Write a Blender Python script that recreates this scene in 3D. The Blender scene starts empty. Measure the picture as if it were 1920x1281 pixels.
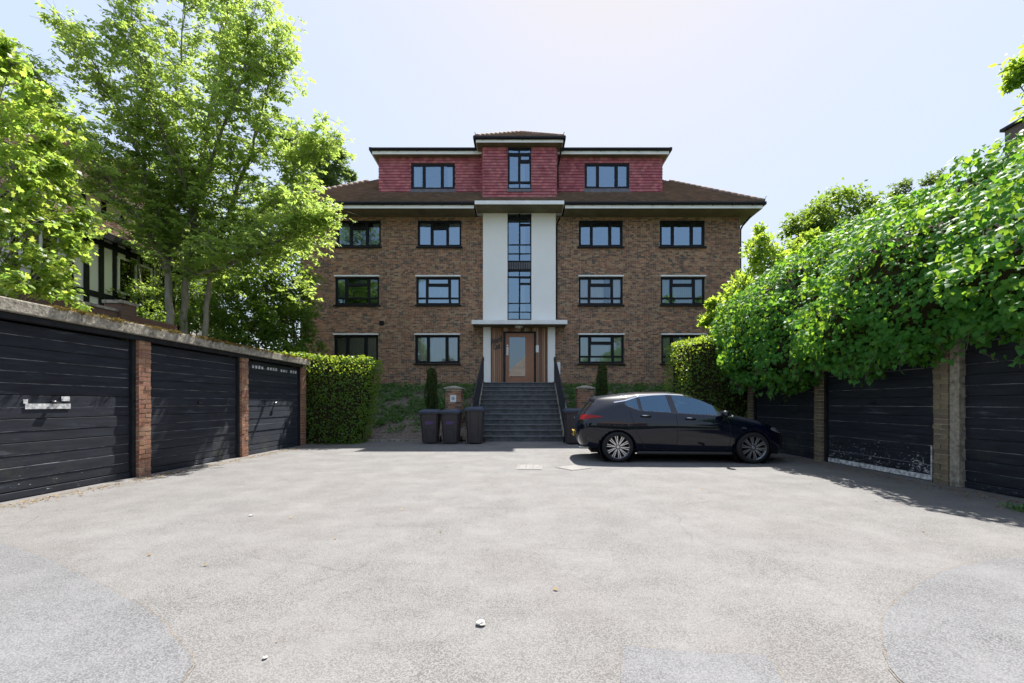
import bpy, bmesh, math, random
import numpy as np
from mathutils import Vector, Matrix, noise as mnoise
from mathutils.bvhtree import BVHTree

R = random.Random(7)
RN = np.random.RandomState(7)
C = bpy.context.scene.collection
SC = bpy.context.scene
PI = math.pi

# ------------------------------------------------------------------ camera, sky, sun, exposure
F = 800.0                                   # focal length in photo pixels (1920 wide)
VX, VY = 973.0, 757.0                       # vanishing point of the depth direction in the photo
CAM_H = 1.2
cam_d = bpy.data.cameras.new('camera')
cam = bpy.data.objects.new('camera', cam_d); C.objects.link(cam)
cam.location = (0, 0, CAM_H); cam.rotation_euler = (PI/2, 0, 0)
cam_d.sensor_width = 36; cam_d.lens = F/1920*36
cam_d.shift_x = (960-VX)/1920; cam_d.shift_y = (VY-640.5)/1920
cam_d.clip_start = .05; cam_d.clip_end = 3000
SC.camera = cam

SUN = Vector((.17, .60, 1.0)).normalized()   # towards the sun
SUN_EL = math.asin(SUN.z); SUN_AZ = math.atan2(SUN.x, SUN.y)
world = bpy.data.worlds.new('World'); SC.world = world; world.use_nodes = True
wn = world.node_tree.nodes; wl = world.node_tree.links; wn.clear()
sky = wn.new('ShaderNodeTexSky'); sky.sky_type = 'NISHITA'; sky.sun_disc = False
sky.sun_elevation = SUN_EL; sky.sun_rotation = SUN_AZ
sky.air_density = 1.0; sky.dust_density = 1.5; sky.ozone_density = 1.25; sky.altitude = 50
bgn = wn.new('ShaderNodeBackground'); bgn.inputs['Strength'].default_value = .15
wo = wn.new('ShaderNodeOutputWorld')
# one even roll-off over the whole sky: bright haze near the sun keeps its colour instead of clipping
SKY_MAX = .45; SKY_GAIN = 2.55
def roll(sock):
    lum = wn.new('ShaderNodeRGBToBW'); wl.new(sock, lum.inputs[0])
    d = wn.new('ShaderNodeMath'); d.operation = 'MULTIPLY_ADD'; d.inputs[1].default_value = 1/(SKY_MAX*SKY_GAIN); d.inputs[2].default_value = 1/SKY_GAIN; wl.new(lum.outputs[0], d.inputs[0])
    q = wn.new('ShaderNodeMath'); q.operation = 'DIVIDE'; q.inputs[0].default_value = 1; wl.new(d.outputs[0], q.inputs[1])
    m = wn.new('ShaderNodeVectorMath'); m.operation = 'SCALE'; wl.new(sock, m.inputs[0]); wl.new(q.outputs[0], m.inputs['Scale'])
    return m.outputs[0]
sat = wn.new('ShaderNodeHueSaturation'); sat.inputs['Saturation'].default_value = .68; wl.new(sky.outputs[0], sat.inputs['Color'])
wl.new(roll(sat.outputs[0]), bgn.inputs[0]); wl.new(bgn.outputs[0], wo.inputs[0])
sun_d = bpy.data.lights.new('sun', 'SUN'); sun_d.energy = 2.1; sun_d.angle = math.radians(.5); sun_d.color = (1, .965, .91)
sun = bpy.data.objects.new('sun', sun_d); C.objects.link(sun)
sun.rotation_euler = SUN.to_track_quat('Z', 'Y').to_euler(); sun.location = (10, 30, 60)
SC.view_settings.view_transform = 'Standard'; SC.view_settings.look = 'None'
SC.view_settings.gamma = 1; SC.view_settings.use_curve_mapping = False
SC.view_settings.exposure = 2.45
SC.cycles.max_bounces = 10; SC.cycles.transparent_max_bounces = 16
SC.cycles.diffuse_bounces = 4; SC.cycles.glossy_bounces = 4; SC.cycles.transmission_bounces = 6
SC.cycles.caustics_reflective = False; SC.cycles.caustics_refractive = False

def WX(x, Y): return (x-VX)*Y/F
def WZ(y, Y): return CAM_H+(VY-y)*Y/F
def P3(x, y, Y): return Vector((WX(x, Y), Y, WZ(y, Y)))

# ------------------------------------------------------------------ materials
def newmat(name):
    m = bpy.data.materials.new(name); m.use_nodes = True
    nt = m.node_tree; nt.nodes.clear()
    out = nt.nodes.new('ShaderNodeOutputMaterial')
    return m, nt, out
class NT:
    def __init__(s, nt): s.nt = nt
    def n(s, t, ins=None, **kw):
        nd = s.nt.nodes.new(t)
        for k, v in kw.items(): setattr(nd, k, v)
        for k, v in (ins or {}).items():
            if isinstance(v, bpy.types.NodeSocket): s.nt.links.new(v, nd.inputs[k])
            else: nd.inputs[k].default_value = v
        return nd
    def ramp(s, fac, stops, interp='LINEAR'):
        nd = s.nt.nodes.new('ShaderNodeValToRGB'); cr = nd.color_ramp; cr.interpolation = interp
        while len(cr.elements) < len(stops): cr.elements.new(.5)
        for e, (p, c) in zip(cr.elements, stops):
            e.position = p; e.color = (*c, 1) if len(c) == 3 else c
        if fac is not None: s.nt.links.new(fac, nd.inputs[0])
        return nd.outputs[0]
    def mix(s, fac, a, b, mode='MIX'):
        nd = s.nt.nodes.new('ShaderNodeMix'); nd.data_type = 'RGBA'; nd.blend_type = mode
        for k, v in ((0, fac), (6, a), (7, b)):
            if isinstance(v, bpy.types.NodeSocket): s.nt.links.new(v, nd.inputs[k])
            else: nd.inputs[k].default_value = v if k == 0 else ((*v, 1) if len(v) == 3 else v)
        return nd.outputs[2]
    def math(s, op, a, b=0.0, clamp=False):
        nd = s.nt.nodes.new('ShaderNodeMath'); nd.operation = op; nd.use_clamp = clamp
        for k, v in ((0, a), (1, b)):
            if isinstance(v, bpy.types.NodeSocket): s.nt.links.new(v, nd.inputs[k])
            else: nd.inputs[k].default_value = v
        return nd.outputs[0]
    def coord(s, kind='Object', scale=(1, 1, 1)):
        tc = s.n('ShaderNodeTexCoord')
        mp = s.n('ShaderNodeMapping', {'Vector': tc.outputs[kind], 'Scale': scale})
        return mp.outputs[0]
    def noise(s, vec, scale, detail=4, rough=.6):
        return s.n('ShaderNodeTexNoise', {'Vector': vec, 'Scale': scale, 'Detail': detail, 'Roughness': rough}).outputs[0]
    def rnd(s):
        g = s.n('ShaderNodeNewGeometry'); o = s.n('ShaderNodeObjectInfo')
        return s.math('FRACT', s.math('ADD', g.outputs['Random Per Island'], o.outputs['Random']))
def bump_of(t, h, strength, dist=.01):
    return t.n('ShaderNodeBump', {'Height': h, 'Strength': strength, 'Distance': dist}).outputs[0]

def M(name, base, rough=.6, spec=.5, metal=0., var=None, vscale=3., stretch=(1, 1, 1), bump=0., bscale=40., island=None, coat=0., bdist=.01, vamt=1.):
    """principled with noise variation towards colour var and optional per-island palette"""
    m, nt, out = newmat(name); t = NT(nt)
    col = (*base, 1)
    vec = t.coord('Object', stretch)
    if island: col = t.ramp(t.rnd(), [(i/len(island), c) for i, c in enumerate(island)], 'CONSTANT')
    if var:
        nz = t.ramp(t.noise(vec, vscale, 6, .65), [(.38, (0, 0, 0)), (.68, (1, 1, 1))])
        col = t.mix(t.math('MULTIPLY', nz, vamt), col, var)
    p = t.n('ShaderNodeBsdfPrincipled', {'Base Color': col, 'Roughness': rough, 'Metallic': metal, 'Specular IOR Level': spec, 'Coat Weight': coat, 'Coat Roughness': .03})
    if bump:
        nt.links.new(bump_of(t, t.noise(vec, bscale, 5), bump, bdist), p.inputs['Normal'])
    nt.links.new(p.outputs[0], out.inputs[0])
    return m

def leafmat(name, cols, trans, tfac=.45, rough=.45, spec=.4):
    m, nt, out = newmat(name); t = NT(nt)
    r = t.rnd()
    base = t.ramp(r, [(i/max(1, len(cols)-1), c) for i, c in enumerate(cols)])
    tr = t.mix(r, trans[0], trans[1])
    p = t.n('ShaderNodeBsdfPrincipled', {'Base Color': base, 'Roughness': rough, 'Specular IOR Level': spec})
    tl = t.n('ShaderNodeBsdfTranslucent', {'Color': tr})
    mx = t.n('ShaderNodeMixShader', {0: tfac, 1: p.outputs[0], 2: tl.outputs[0]})
    nt.links.new(mx.outputs[0], out.inputs[0])
    return m

def glassmat(name, ior, tint, rough=0.0, wav=.0, sky_tone=(1, 1, 1)):
    m, nt, out = newmat(name); t = NT(nt)
    fr = t.n('ShaderNodeFresnel', {'IOR': ior})
    g = t.n('ShaderNodeBsdfGlossy', {'Color': (*sky_tone, 1), 'Roughness': rough})  # reflections are coloured blue here, standing in for a bluer sky
    if wav:
        b = bump_of(t, t.noise(t.coord('Object'), 1.3, 2), wav, .02)
        nt.links.new(b, g.inputs['Normal'])
    tr = t.n('ShaderNodeBsdfTransparent', {'Color': (*tint, 1)})
    mx = t.n('ShaderNodeMixShader', {0: fr.outputs[0], 1: tr.outputs[0], 2: g.outputs[0]})
    nt.links.new(mx.outputs[0], out.inputs[0])
    return m

BRICK_COLS = [(0.278, 0.146, 0.091), (0.376, 0.194, 0.115), (0.153, 0.107, 0.083), (0.467, 0.28, 0.167), (0.322, 0.157, 0.104), (0.233, 0.136, 0.098), (0.4, 0.224, 0.131), (0.128, 0.099, 0.083), (0.344, 0.184, 0.114), (0.403, 0.285, 0.177)]
RED_COLS = [(.30, .115, .065), (.26, .09, .055), (.34, .16, .09), (.22, .08, .055), (.38, .21, .13), (.28, .12, .08)]
YEL_COLS = [(.24, .19, .12), (.20, .16, .11), (.27, .22, .14), (.17, .13, .095), (.22, .16, .12)]
mt = {}
mt['brick'] = M('brown_brick', (.1, .1, .1), .85, .25, island=BRICK_COLS, var=(.13, .10, .08), vscale=.9, stretch=(1.6, 1.6, .45), vamt=.38, bump=.4, bscale=60)
mt['red_brick'] = M('red_brick', (.1, .1, .1), .85, .25, island=RED_COLS, var=(.32, .22, .15), vscale=9, bump=.6, bscale=50)
mt['buff_brick'] = M('buff_brick', (.1, .1, .1), .85, .25, island=YEL_COLS, var=(.13, .12, .08), vscale=6, bump=.6, bscale=50)
mt['mortar'] = M('mortar', (.62, .54, .43), .95, .2, var=(.20, .17, .13), vscale=5, bump=.3)
mt['white_render'] = M('white_render', (.90, .89, .86), .8, .3, var=(.74, .73, .68), vscale=1.4, stretch=(1, 1, .5), vamt=.25, bump=.15, bscale=30)
mt['white_paint'] = M('white_paint', (.88, .89, .88), .55, .4, var=(.76, .76, .73), vscale=2.0)
mt['cream_paint'] = M('cream_paint', (.72, .68, .52), .6, .4, var=(.6, .56, .42), vscale=2.0)
mt['black_frame'] = M('black_frame', (.006, .0065, .009), .5, .22)
mt['black_gutter'] = M('black_gutter', (.008, .0085, .011), .5, .25)
mt['soffit'] = M('shaded_soffit', (.20, .175, .105), .8, .2, var=(.14, .12, .075), vscale=2.)  # eaves and slab undersides: their shade is put into this colour
mt['lead'] = M('lead_flashing', (.10, .10, .12), .6, .4, var=(.17, .17, .19), vscale=6)
mt['roof_tile'] = M('roof_tile', (.1, .1, .1), .85, .25, island=[(0.258, 0.168, 0.134), (0.218, 0.154, 0.134), (0.307, 0.217, 0.174), (0.186, 0.135, 0.127), (0.275, 0.188, 0.152)], var=(.20, .155, .115), vscale=1.6, bump=.4)
mt['hung_tile'] = M('hung_tile', (.1, .1, .1), .75, .3, island=[(.40, .115, .13), (.34, .09, .11), (.48, .16, .17), (.37, .105, .135), (.27, .075, .09)], var=(.42, .18, .18), vamt=.6, vscale=2.2, bump=.35)
mt['under_roof'] = M('under_roof', (.09, .06, .05), .9, .2)
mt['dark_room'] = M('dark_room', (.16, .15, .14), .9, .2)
mt['curtain_white'] = M('curtain_white', (.90, .91, .92), .9, .2)
mt['curtain_teal'] = M('curtain_teal', (.42, .55, .52), .9, .2)
mt['concrete'] = M('concrete', (.40, .36, .29), .9, .3, var=(.13, .115, .09), vscale=13, bump=1., bscale=35)
mt['step_stone'] = M('step_stone', (.072, .078, .082), .75, .4, var=(.14, .145, .145), vscale=5, bump=.7, bscale=28)
mt['nosing'] = M('worn_nosing', (.20, .205, .21), .7, .4, var=(.10, .105, .11), vscale=6, bump=.5)
mt['paving'] = M('crazy_paving', (.2, .2, .2), .85, .3, island=[(.24, .23, .23), (.19, .185, .20), (.28, .26, .24), (.21, .21, .23)], bump=.6)
mt['iron'] = M('painted_iron', (.014, .017, .024), .4, .5)
mt['galv'] = M('galvanised', (.5, .5, .5), .35, .5, metal=.9)
mt['steel'] = M('brushed_steel', (.62, .62, .62), .3, .5, metal=1.)
mt['plastic_white'] = M('plastic_white', (.8, .8, .8), .4, .5)
mt['lamp_glass'] = M('lamp_glass', (.7, .68, .6), .3, .5)
mt['sign_grey'] = M('sign_grey', (.12, .16, .22), .5)
mt['door_wood'] = M('door_wood', (.30, .12, .06), .45, .5, var=(.38, .18, .10), vscale=6, stretch=(8, 8, .6), bump=.2)
mt['clad_wood'] = M('clad_wood', (.1, .1, .1), .6, .4, island=[(.36, .19, .11), (.22, .11, .065), (.46, .29, .18), (.30, .18, .12), (.55, .42, .30), (.15, .075, .045)], bump=.3)
mt['lettering'] = M('black_lettering', (.01, .01, .012), .4)
mt['moss'] = leafmat('moss', [(.20, .13, .035), (.26, .16, .04), (.13, .12, .035)], ((.2, .16, .04), (.16, .16, .04)), .2, .9, .1)
mt['glass'] = glassmat('window_glass', 3.5, (.88, .94, .97), 0.0, .12, (.58, .81, 1))
mt['glass_single'] = glassmat('single_glass', 2.45, (.97, .99, 1), 0.0, .12, (.62, .84, 1))
mt['door_glass'] = glassmat('door_glass', 2.6, (.8, .85, .88), sky_tone=(.7, .86, 1))
mt['bark'] = M('grey_bark', (.26, .24, .20), .9, .2, var=(.14, .145, .10), vscale=5, stretch=(3, 3, .7), bump=.6, bscale=20)
mt['dark_bark'] = M('dark_bark', (.085, .07, .05), .9, .2, var=(.05, .045, .035), vscale=5, bump=.6, bscale=20)
mt['twig_core'] = M('twig_core', (.030, .032, .016), .95, .1, var=(.05, .04, .02), vscale=8, bump=1., bscale=14, bdist=.05)
mt['ash_leaf'] = leafmat('ash_leaf', [(.095, .175, .035), (.115, .195, .038), (.08, .155, .035), (.13, .20, .038)], ((.46, .66, .13), (.60, .72, .13)), .52)
mt['maple_leaf'] = leafmat('maple_leaf', [(.11, .19, .03), (.095, .18, .03), (.13, .20, .03), (.15, .18, .03)], ((.42, .66, .10), (.60, .70, .10)), .52)
mt['ivy_leaf'] = leafmat('ivy_leaf', [(.046, .175, .036), (.06, .195, .036), (.034, .145, .034), (.085, .21, .034)], ((.30, .66, .05), (.54, .76, .05)), .42, .5, .18)
mt['hedge_leaf'] = leafmat('hedge_leaf', [(.07, .165, .028), (.085, .185, .03), (.05, .13, .024), (.11, .19, .03)], ((.42, .60, .05), (.56, .66, .06)), .42, .42, .4)
mt['laurel_leaf'] = leafmat('laurel_leaf', [(.09, .185, .03), (.11, .20, .03), (.075, .165, .03)], ((.46, .70, .07), (.62, .74, .07)), .5, .5, .25)
mt['dark_leaf'] = leafmat('dark_leaf', [(.05, .115, .025), (.065, .13, .028), (.04, .095, .022)], ((.28, .46, .05), (.40, .52, .05)), .42, .5, .3)
mt['far_leaf'] = leafmat('far_leaf', [(.05, .095, .035), (.06, .11, .04)], ((.20, .32, .07), (.28, .38, .06)), .45)
mt['conifer_leaf'] = leafmat('conifer_leaf', [(.028, .062, .018), (.04, .08, .02), (.05, .07, .022)], ((.14, .22, .03), (.2, .26, .03)), .3, .6)
mt['cover_leaf'] = leafmat('cover_leaf', [(.07, .18, .055), (.095, .20, .06), (.06, .15, .05)], ((.2, .36, .05), (.24, .4, .06)), .35)
mt['litter'] = leafmat('dry_litter', [(.30, .20, .08), (.22, .14, .06), (.38, .28, .13)], ((.3, .2, .08), (.3, .2, .08)), .15, .8, .2)
mt['bin_body'] = M('bin_plastic', (.040, .034, .036), .5, .45, var=(.055, .047, .047), vscale=5)
mt['bin_lid'] = M('bin_lid_sky_tint', (.026, .046, .082), .3, .5, var=(.04, .06, .10), vscale=4)  # blue of the reflected sky is put into the lid colour
mt['purple'] = M('purple_print', (.16, .07, .28), .6)
mt['white_print'] = M('white_print', (.62, .64, .70), .6)
mt['rubber'] = M('rubber', (.014, .014, .015), .75, .3)
mt['steel_cover'] = M('worn_cover', (.235, .225, .21), .8, .3, var=(.17, .16, .15), vscale=9, bump=.5)
mt['paper'] = M('paper', (.42, .40, .36), .9)
mt['grey_brick_far'] = None

def board_mat(name, chips, cscale=16., rough=.5):
    """black garage paint: faded, scuffed, chipped back to white near the foot"""
    m, nt, out = newmat(name); t = NT(nt)
    vec = t.coord('Object'); str_ = t.coord('Object', (1, .9, 9))
    base = t.mix(t.ramp(t.noise(str_, 2.2, 6, .7), [(.40, (0, 0, 0)), (.66, (1, 1, 1))]), (.0036, .0050, .0110), (.017, .021, .031))
    tc = t.n('ShaderNodeTexCoord'); sp = t.n('ShaderNodeSeparateXYZ', {0: tc.outputs['Object']})
    low = t.n('ShaderNodeMapRange', {'Value': sp.outputs[2], 'From Min': .05, 'From Max': .95, 'To Min': 1., 'To Max': 0.}).outputs[0]
    green = t.math('MULTIPLY', t.ramp(t.noise(vec, 2.1, 4), [(.55, (0, 0, 0)), (.7, (1, 1, 1))]), t.math('POWER', low, 1.6))
    base = t.mix(t.math('MULTIPLY', green, .55), base, (.085, .085, .035))
    scuff = t.math('MULTIPLY', t.ramp(t.noise(t.coord('Object', (1, .8, 7)), 1.15, 7, .72), [(.60, (0, 0, 0)), (.70, (1, 1, 1))]), .42)
    base = t.mix(scuff, base, (.16, .18, .215))
    chip = t.noise(t.coord('Object', (1, 1, 2.2)), cscale, 6, .75)
    big = t.noise(vec, 1.7, 2)
    score = t.math('ADD', t.math('ADD', chip, t.math('MULTIPLY', low, .16*chips)), t.math('MULTIPLY', big, .25))
    mask = t.ramp(score, [(.87, (0, 0, 0)), (.885, (1, 1, 1))])
    col = t.mix(mask, base, (.55, .56, .55))
    p = t.n('ShaderNodeBsdfPrincipled', {'Base Color': col, 'Roughness': rough, 'Specular IOR Level': .35, 'Sheen Weight': .16, 'Sheen Roughness': .45, 'Sheen Tint': (.8, .88, 1., 1.)})
    nt.links.new(bump_of(t, t.noise(str_, 30, 5), .35, .005), p.inputs['Normal'])
    nt.links.new(p.outputs[0], out.inputs[0])
    return m
mt['board'] = board_mat('black_board', .55)
mt['board_chipped'] = board_mat('black_board_chipped', 1.2, 17.)
mt['board_edge'] = M('board_edge', (.03, .034, .045), .6, .4, var=(.42, .43, .45), vscale=4, stretch=(1, 1, 1))
mt['black_timber'] = M('black_timber', (.008, .009, .012), .6, .3, var=(.022, .023, .026), vscale=5)
mt['chalk_white'] = M('chipped_white', (.78, .78, .76), .8, .2, var=(.16, .16, .17), vscale=16)

def asphalt(name, dark, light, tint, big=.35, seed=0.):
    m, nt, out = newmat(name); t = NT(nt)
    vec = t.coord('Object')
    v1 = t.n('ShaderNodeTexVoronoi', {'Vector': vec, 'Scale': 130.}); v2 = t.n('ShaderNodeTexVoronoi', {'Vector': vec, 'Scale': 48.})
    sepc = t.n('ShaderNodeSeparateColor', {0: v1.outputs['Color']})
    stone = t.mix(sepc.outputs[0], dark, light)
    gap = t.ramp(v1.outputs['Distance'], [(.42, (0, 0, 0)), (.68, (1, 1, 1))])
    col = t.mix(gap, stone, (dark[0]*.62, dark[1]*.62, dark[2]*.63))
    pit = t.math('MULTIPLY', t.ramp(t.noise(vec, 26, 4, .7), [(.60, (0, 0, 0)), (.70, (1, 1, 1))]), .5)
    col = t.mix(pit, col, (dark[0]*.55, dark[1]*.53, dark[2]*.52))
    n1 = t.ramp(t.noise(vec, .55, 5, .6), [(.35, (0, 0, 0)), (.7, (1, 1, 1))])
    n2 = t.ramp(t.noise(vec, 1.7, 6, .7), [(.40, (0, 0, 0)), (.75, (1, 1, 1))])
    col = t.mix(t.math('MULTIPLY', n1, big), col, tint)
    col = t.mix(t.math('MULTIPLY', n2, .55), col, (light[0]*1.06, light[1]*1.06, light[2]*1.06))
    streak = t.ramp(t.noise(t.coord('Object', (.35, 1.6, 1)), 2.0, 5, .7), [(.55, (0, 0, 0)), (.72, (1, 1, 1))])
    col = t.mix(t.math('MULTIPLY', streak, .34), col, (dark[0]*.7, dark[1]*.68, dark[2]*.66))
    spots = t.n('ShaderNodeTexVoronoi', {'Vector': vec, 'Scale': 1.15, 'Randomness': 1.})
    sp_ = t.ramp(t.math('ADD', spots.outputs['Distance'], t.math('MULTIPLY', t.noise(vec, 14, 3), .07)), [(.055, (1, 1, 1)), (.10, (0, 0, 0))])
    col = t.mix(t.math('MULTIPLY', sp_, .42), col, (.07, .066, .062))
    crk = t.n('ShaderNodeTexVoronoi', {'Vector': t.mix(.12, vec, t.n('ShaderNodeTexNoise', {'Vector': vec, 'Scale': 3.}).outputs[1]), 'Scale': .55}, feature='DISTANCE_TO_EDGE')
    ck = t.math('MULTIPLY', t.ramp(crk.outputs[0], [(.0, (1, 1, 1)), (.006, (0, 0, 0))]), t.ramp(t.noise(vec, .8, 2), [(.5, (0, 0, 0)), (.6, (1, 1, 1))]))
    col = t.mix(t.math('MULTIPLY', ck, .25), col, (.05, .045, .04))
    p = t.n('ShaderNodeBsdfPrincipled', {'Base Color': col, 'Roughness': .88, 'Specular IOR Level': .3})
    h = t.math('ADD', t.math('MULTIPLY', v1.outputs['Distance'], -.6), t.math('MULTIPLY', t.noise(vec, 30, 4), .8))
    nt.links.new(bump_of(t, h, .38, .006), p.inputs['Normal'])
    nt.links.new(p.outputs[0], out.inputs[0])
    return m
mt['asphalt'] = asphalt('old_asphalt', (.150, .145, .139), (.230, .224, .216), (.158, .143, .134), .5)
mt['asphalt_patch'] = asphalt('patch_asphalt', (.137, .136, .137), (.212, .210, .213), (.155, .153, .154), .3)
mt['seam'] = asphalt('seam_asphalt', (.125, .112, .10), (.24, .215, .19), (.165, .14, .12))
mt['earth'] = M('earth', (.12, .09, .07), .95, .2, var=(.24, .205, .18), vscale=9, bump=1., bscale=20, bdist=.04)
mt['grass_far'] = M('grass_far', (.055, .085, .025), .95, .2, var=(.08, .09, .035), vscale=.6)

def brick_wall_mat(name, a, b, mortar, vert='XZ'):
    m, nt, out = newmat(name); t = NT(nt)
    tc = t.n('ShaderNodeTexCoord'); sp = t.n('ShaderNodeSeparateXYZ', {0: tc.outputs['Object']})
    u = t.math('ADD', sp.outputs[0], sp.outputs[1])
    cv = t.n('ShaderNodeCombineXYZ', {0: u, 1: sp.outputs[2], 2: 0.})
    br = t.n('ShaderNodeTexBrick', {'Vector': cv.outputs[0], 'Color1': (*a, 1), 'Color2': (*b, 1), 'Mortar': (*mortar, 1), 'Scale': 1., 'Mortar Size': .008, 'Brick Width': .225, 'Row Height': .075, 'Bias': 0.})
    col = t.mix(t.ramp(t.noise(t.coord('Object'), 1.2, 5), [(.4, (0, 0, 0)), (.7, (1, 1, 1))]), br.outputs[0], (.15, .11, .08))
    p = t.n('ShaderNodeBsdfPrincipled', {'Base Color': col, 'Roughness': .88, 'Specular IOR Level': .25})
    nt.links.new(bump_of(t, br.outputs[1], -.5, .008), p.inputs['Normal'])
    nt.links.new(p.outputs[0], out.inputs[0])
    return m
mt['brick_side'] = brick_wall_mat('brick_side', (.13, .07, .05), (.19, .11, .075), (.30, .25, .19))
mt['brick_dark'] = brick_wall_mat('brick_dark', (.12, .05, .04), (.17, .075, .055), (.12, .10, .085))
mt['brick_grey'] = brick_wall_mat('brick_grey', (.10, .085, .085), (.15, .125, .12), (.2, .18, .17))

# car
mt['car_paint'] = M('car_paint', (.0010, .0026, .0105), .4, .05, coat=1.)
mt['car_paint'].node_tree.nodes['Principled BSDF'].inputs['Coat IOR'].default_value = 1.5
mt['car_trim'] = M('car_trim', (.012, .012, .013), .45, .5)
mt['car_gloss'] = M('car_gloss_black', (.004, .004, .005), .08, .5, coat=.6)
mt['car_glass'] = glassmat('car_glass', 2.5, (.70, .86, .88), sky_tone=(.48, .76, 1))
mt['car_rear_glass'] = glassmat('car_rear_glass', 1.75, (.25, .3, .32))
mt['chrome'] = M('chrome', (.82, .83, .85), .12, .5, metal=1.)
mt['alloy'] = M('alloy', (.62, .63, .66), .28, .5, metal=1.)
mt['tail_red'] = M('tail_red', (.26, .004, .004), .3, .2, coat=.3)
mt['lamp_clear'] = M('lamp_clear', (.25, .26, .28), .1, .5, metal=.4, coat=1.)
mt['plate_yellow'] = M('plate_yellow', (.75, .50, .03), .4)
mt['seat_cloth'] = M('seat_cloth', (.03, .03, .033), .85)

# ------------------------------------------------------------------ object helpers
WLOC = {}
def link(o, parent=None):
    C.objects.link(o)
    if parent is not None: o.parent = parent
    return o
def thing(name, label, cat, loc=(0, 0, 0), rz=0., group=None, kind=None):
    o = bpy.data.objects.new(name, None); link(o)
    o.location = loc; o.rotation_euler = (0, 0, rz)
    o.empty_display_size = .2
    tag(o, label, cat, group, kind)
    WLOC[o] = Vector(loc)
    return o
def tag(o, label=None, cat=None, group=None, kind=None):
    if label: o['label'] = label
    if cat: o['category'] = cat
    if group: o['group'] = group
    if kind: o['kind'] = kind
    return o

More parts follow.
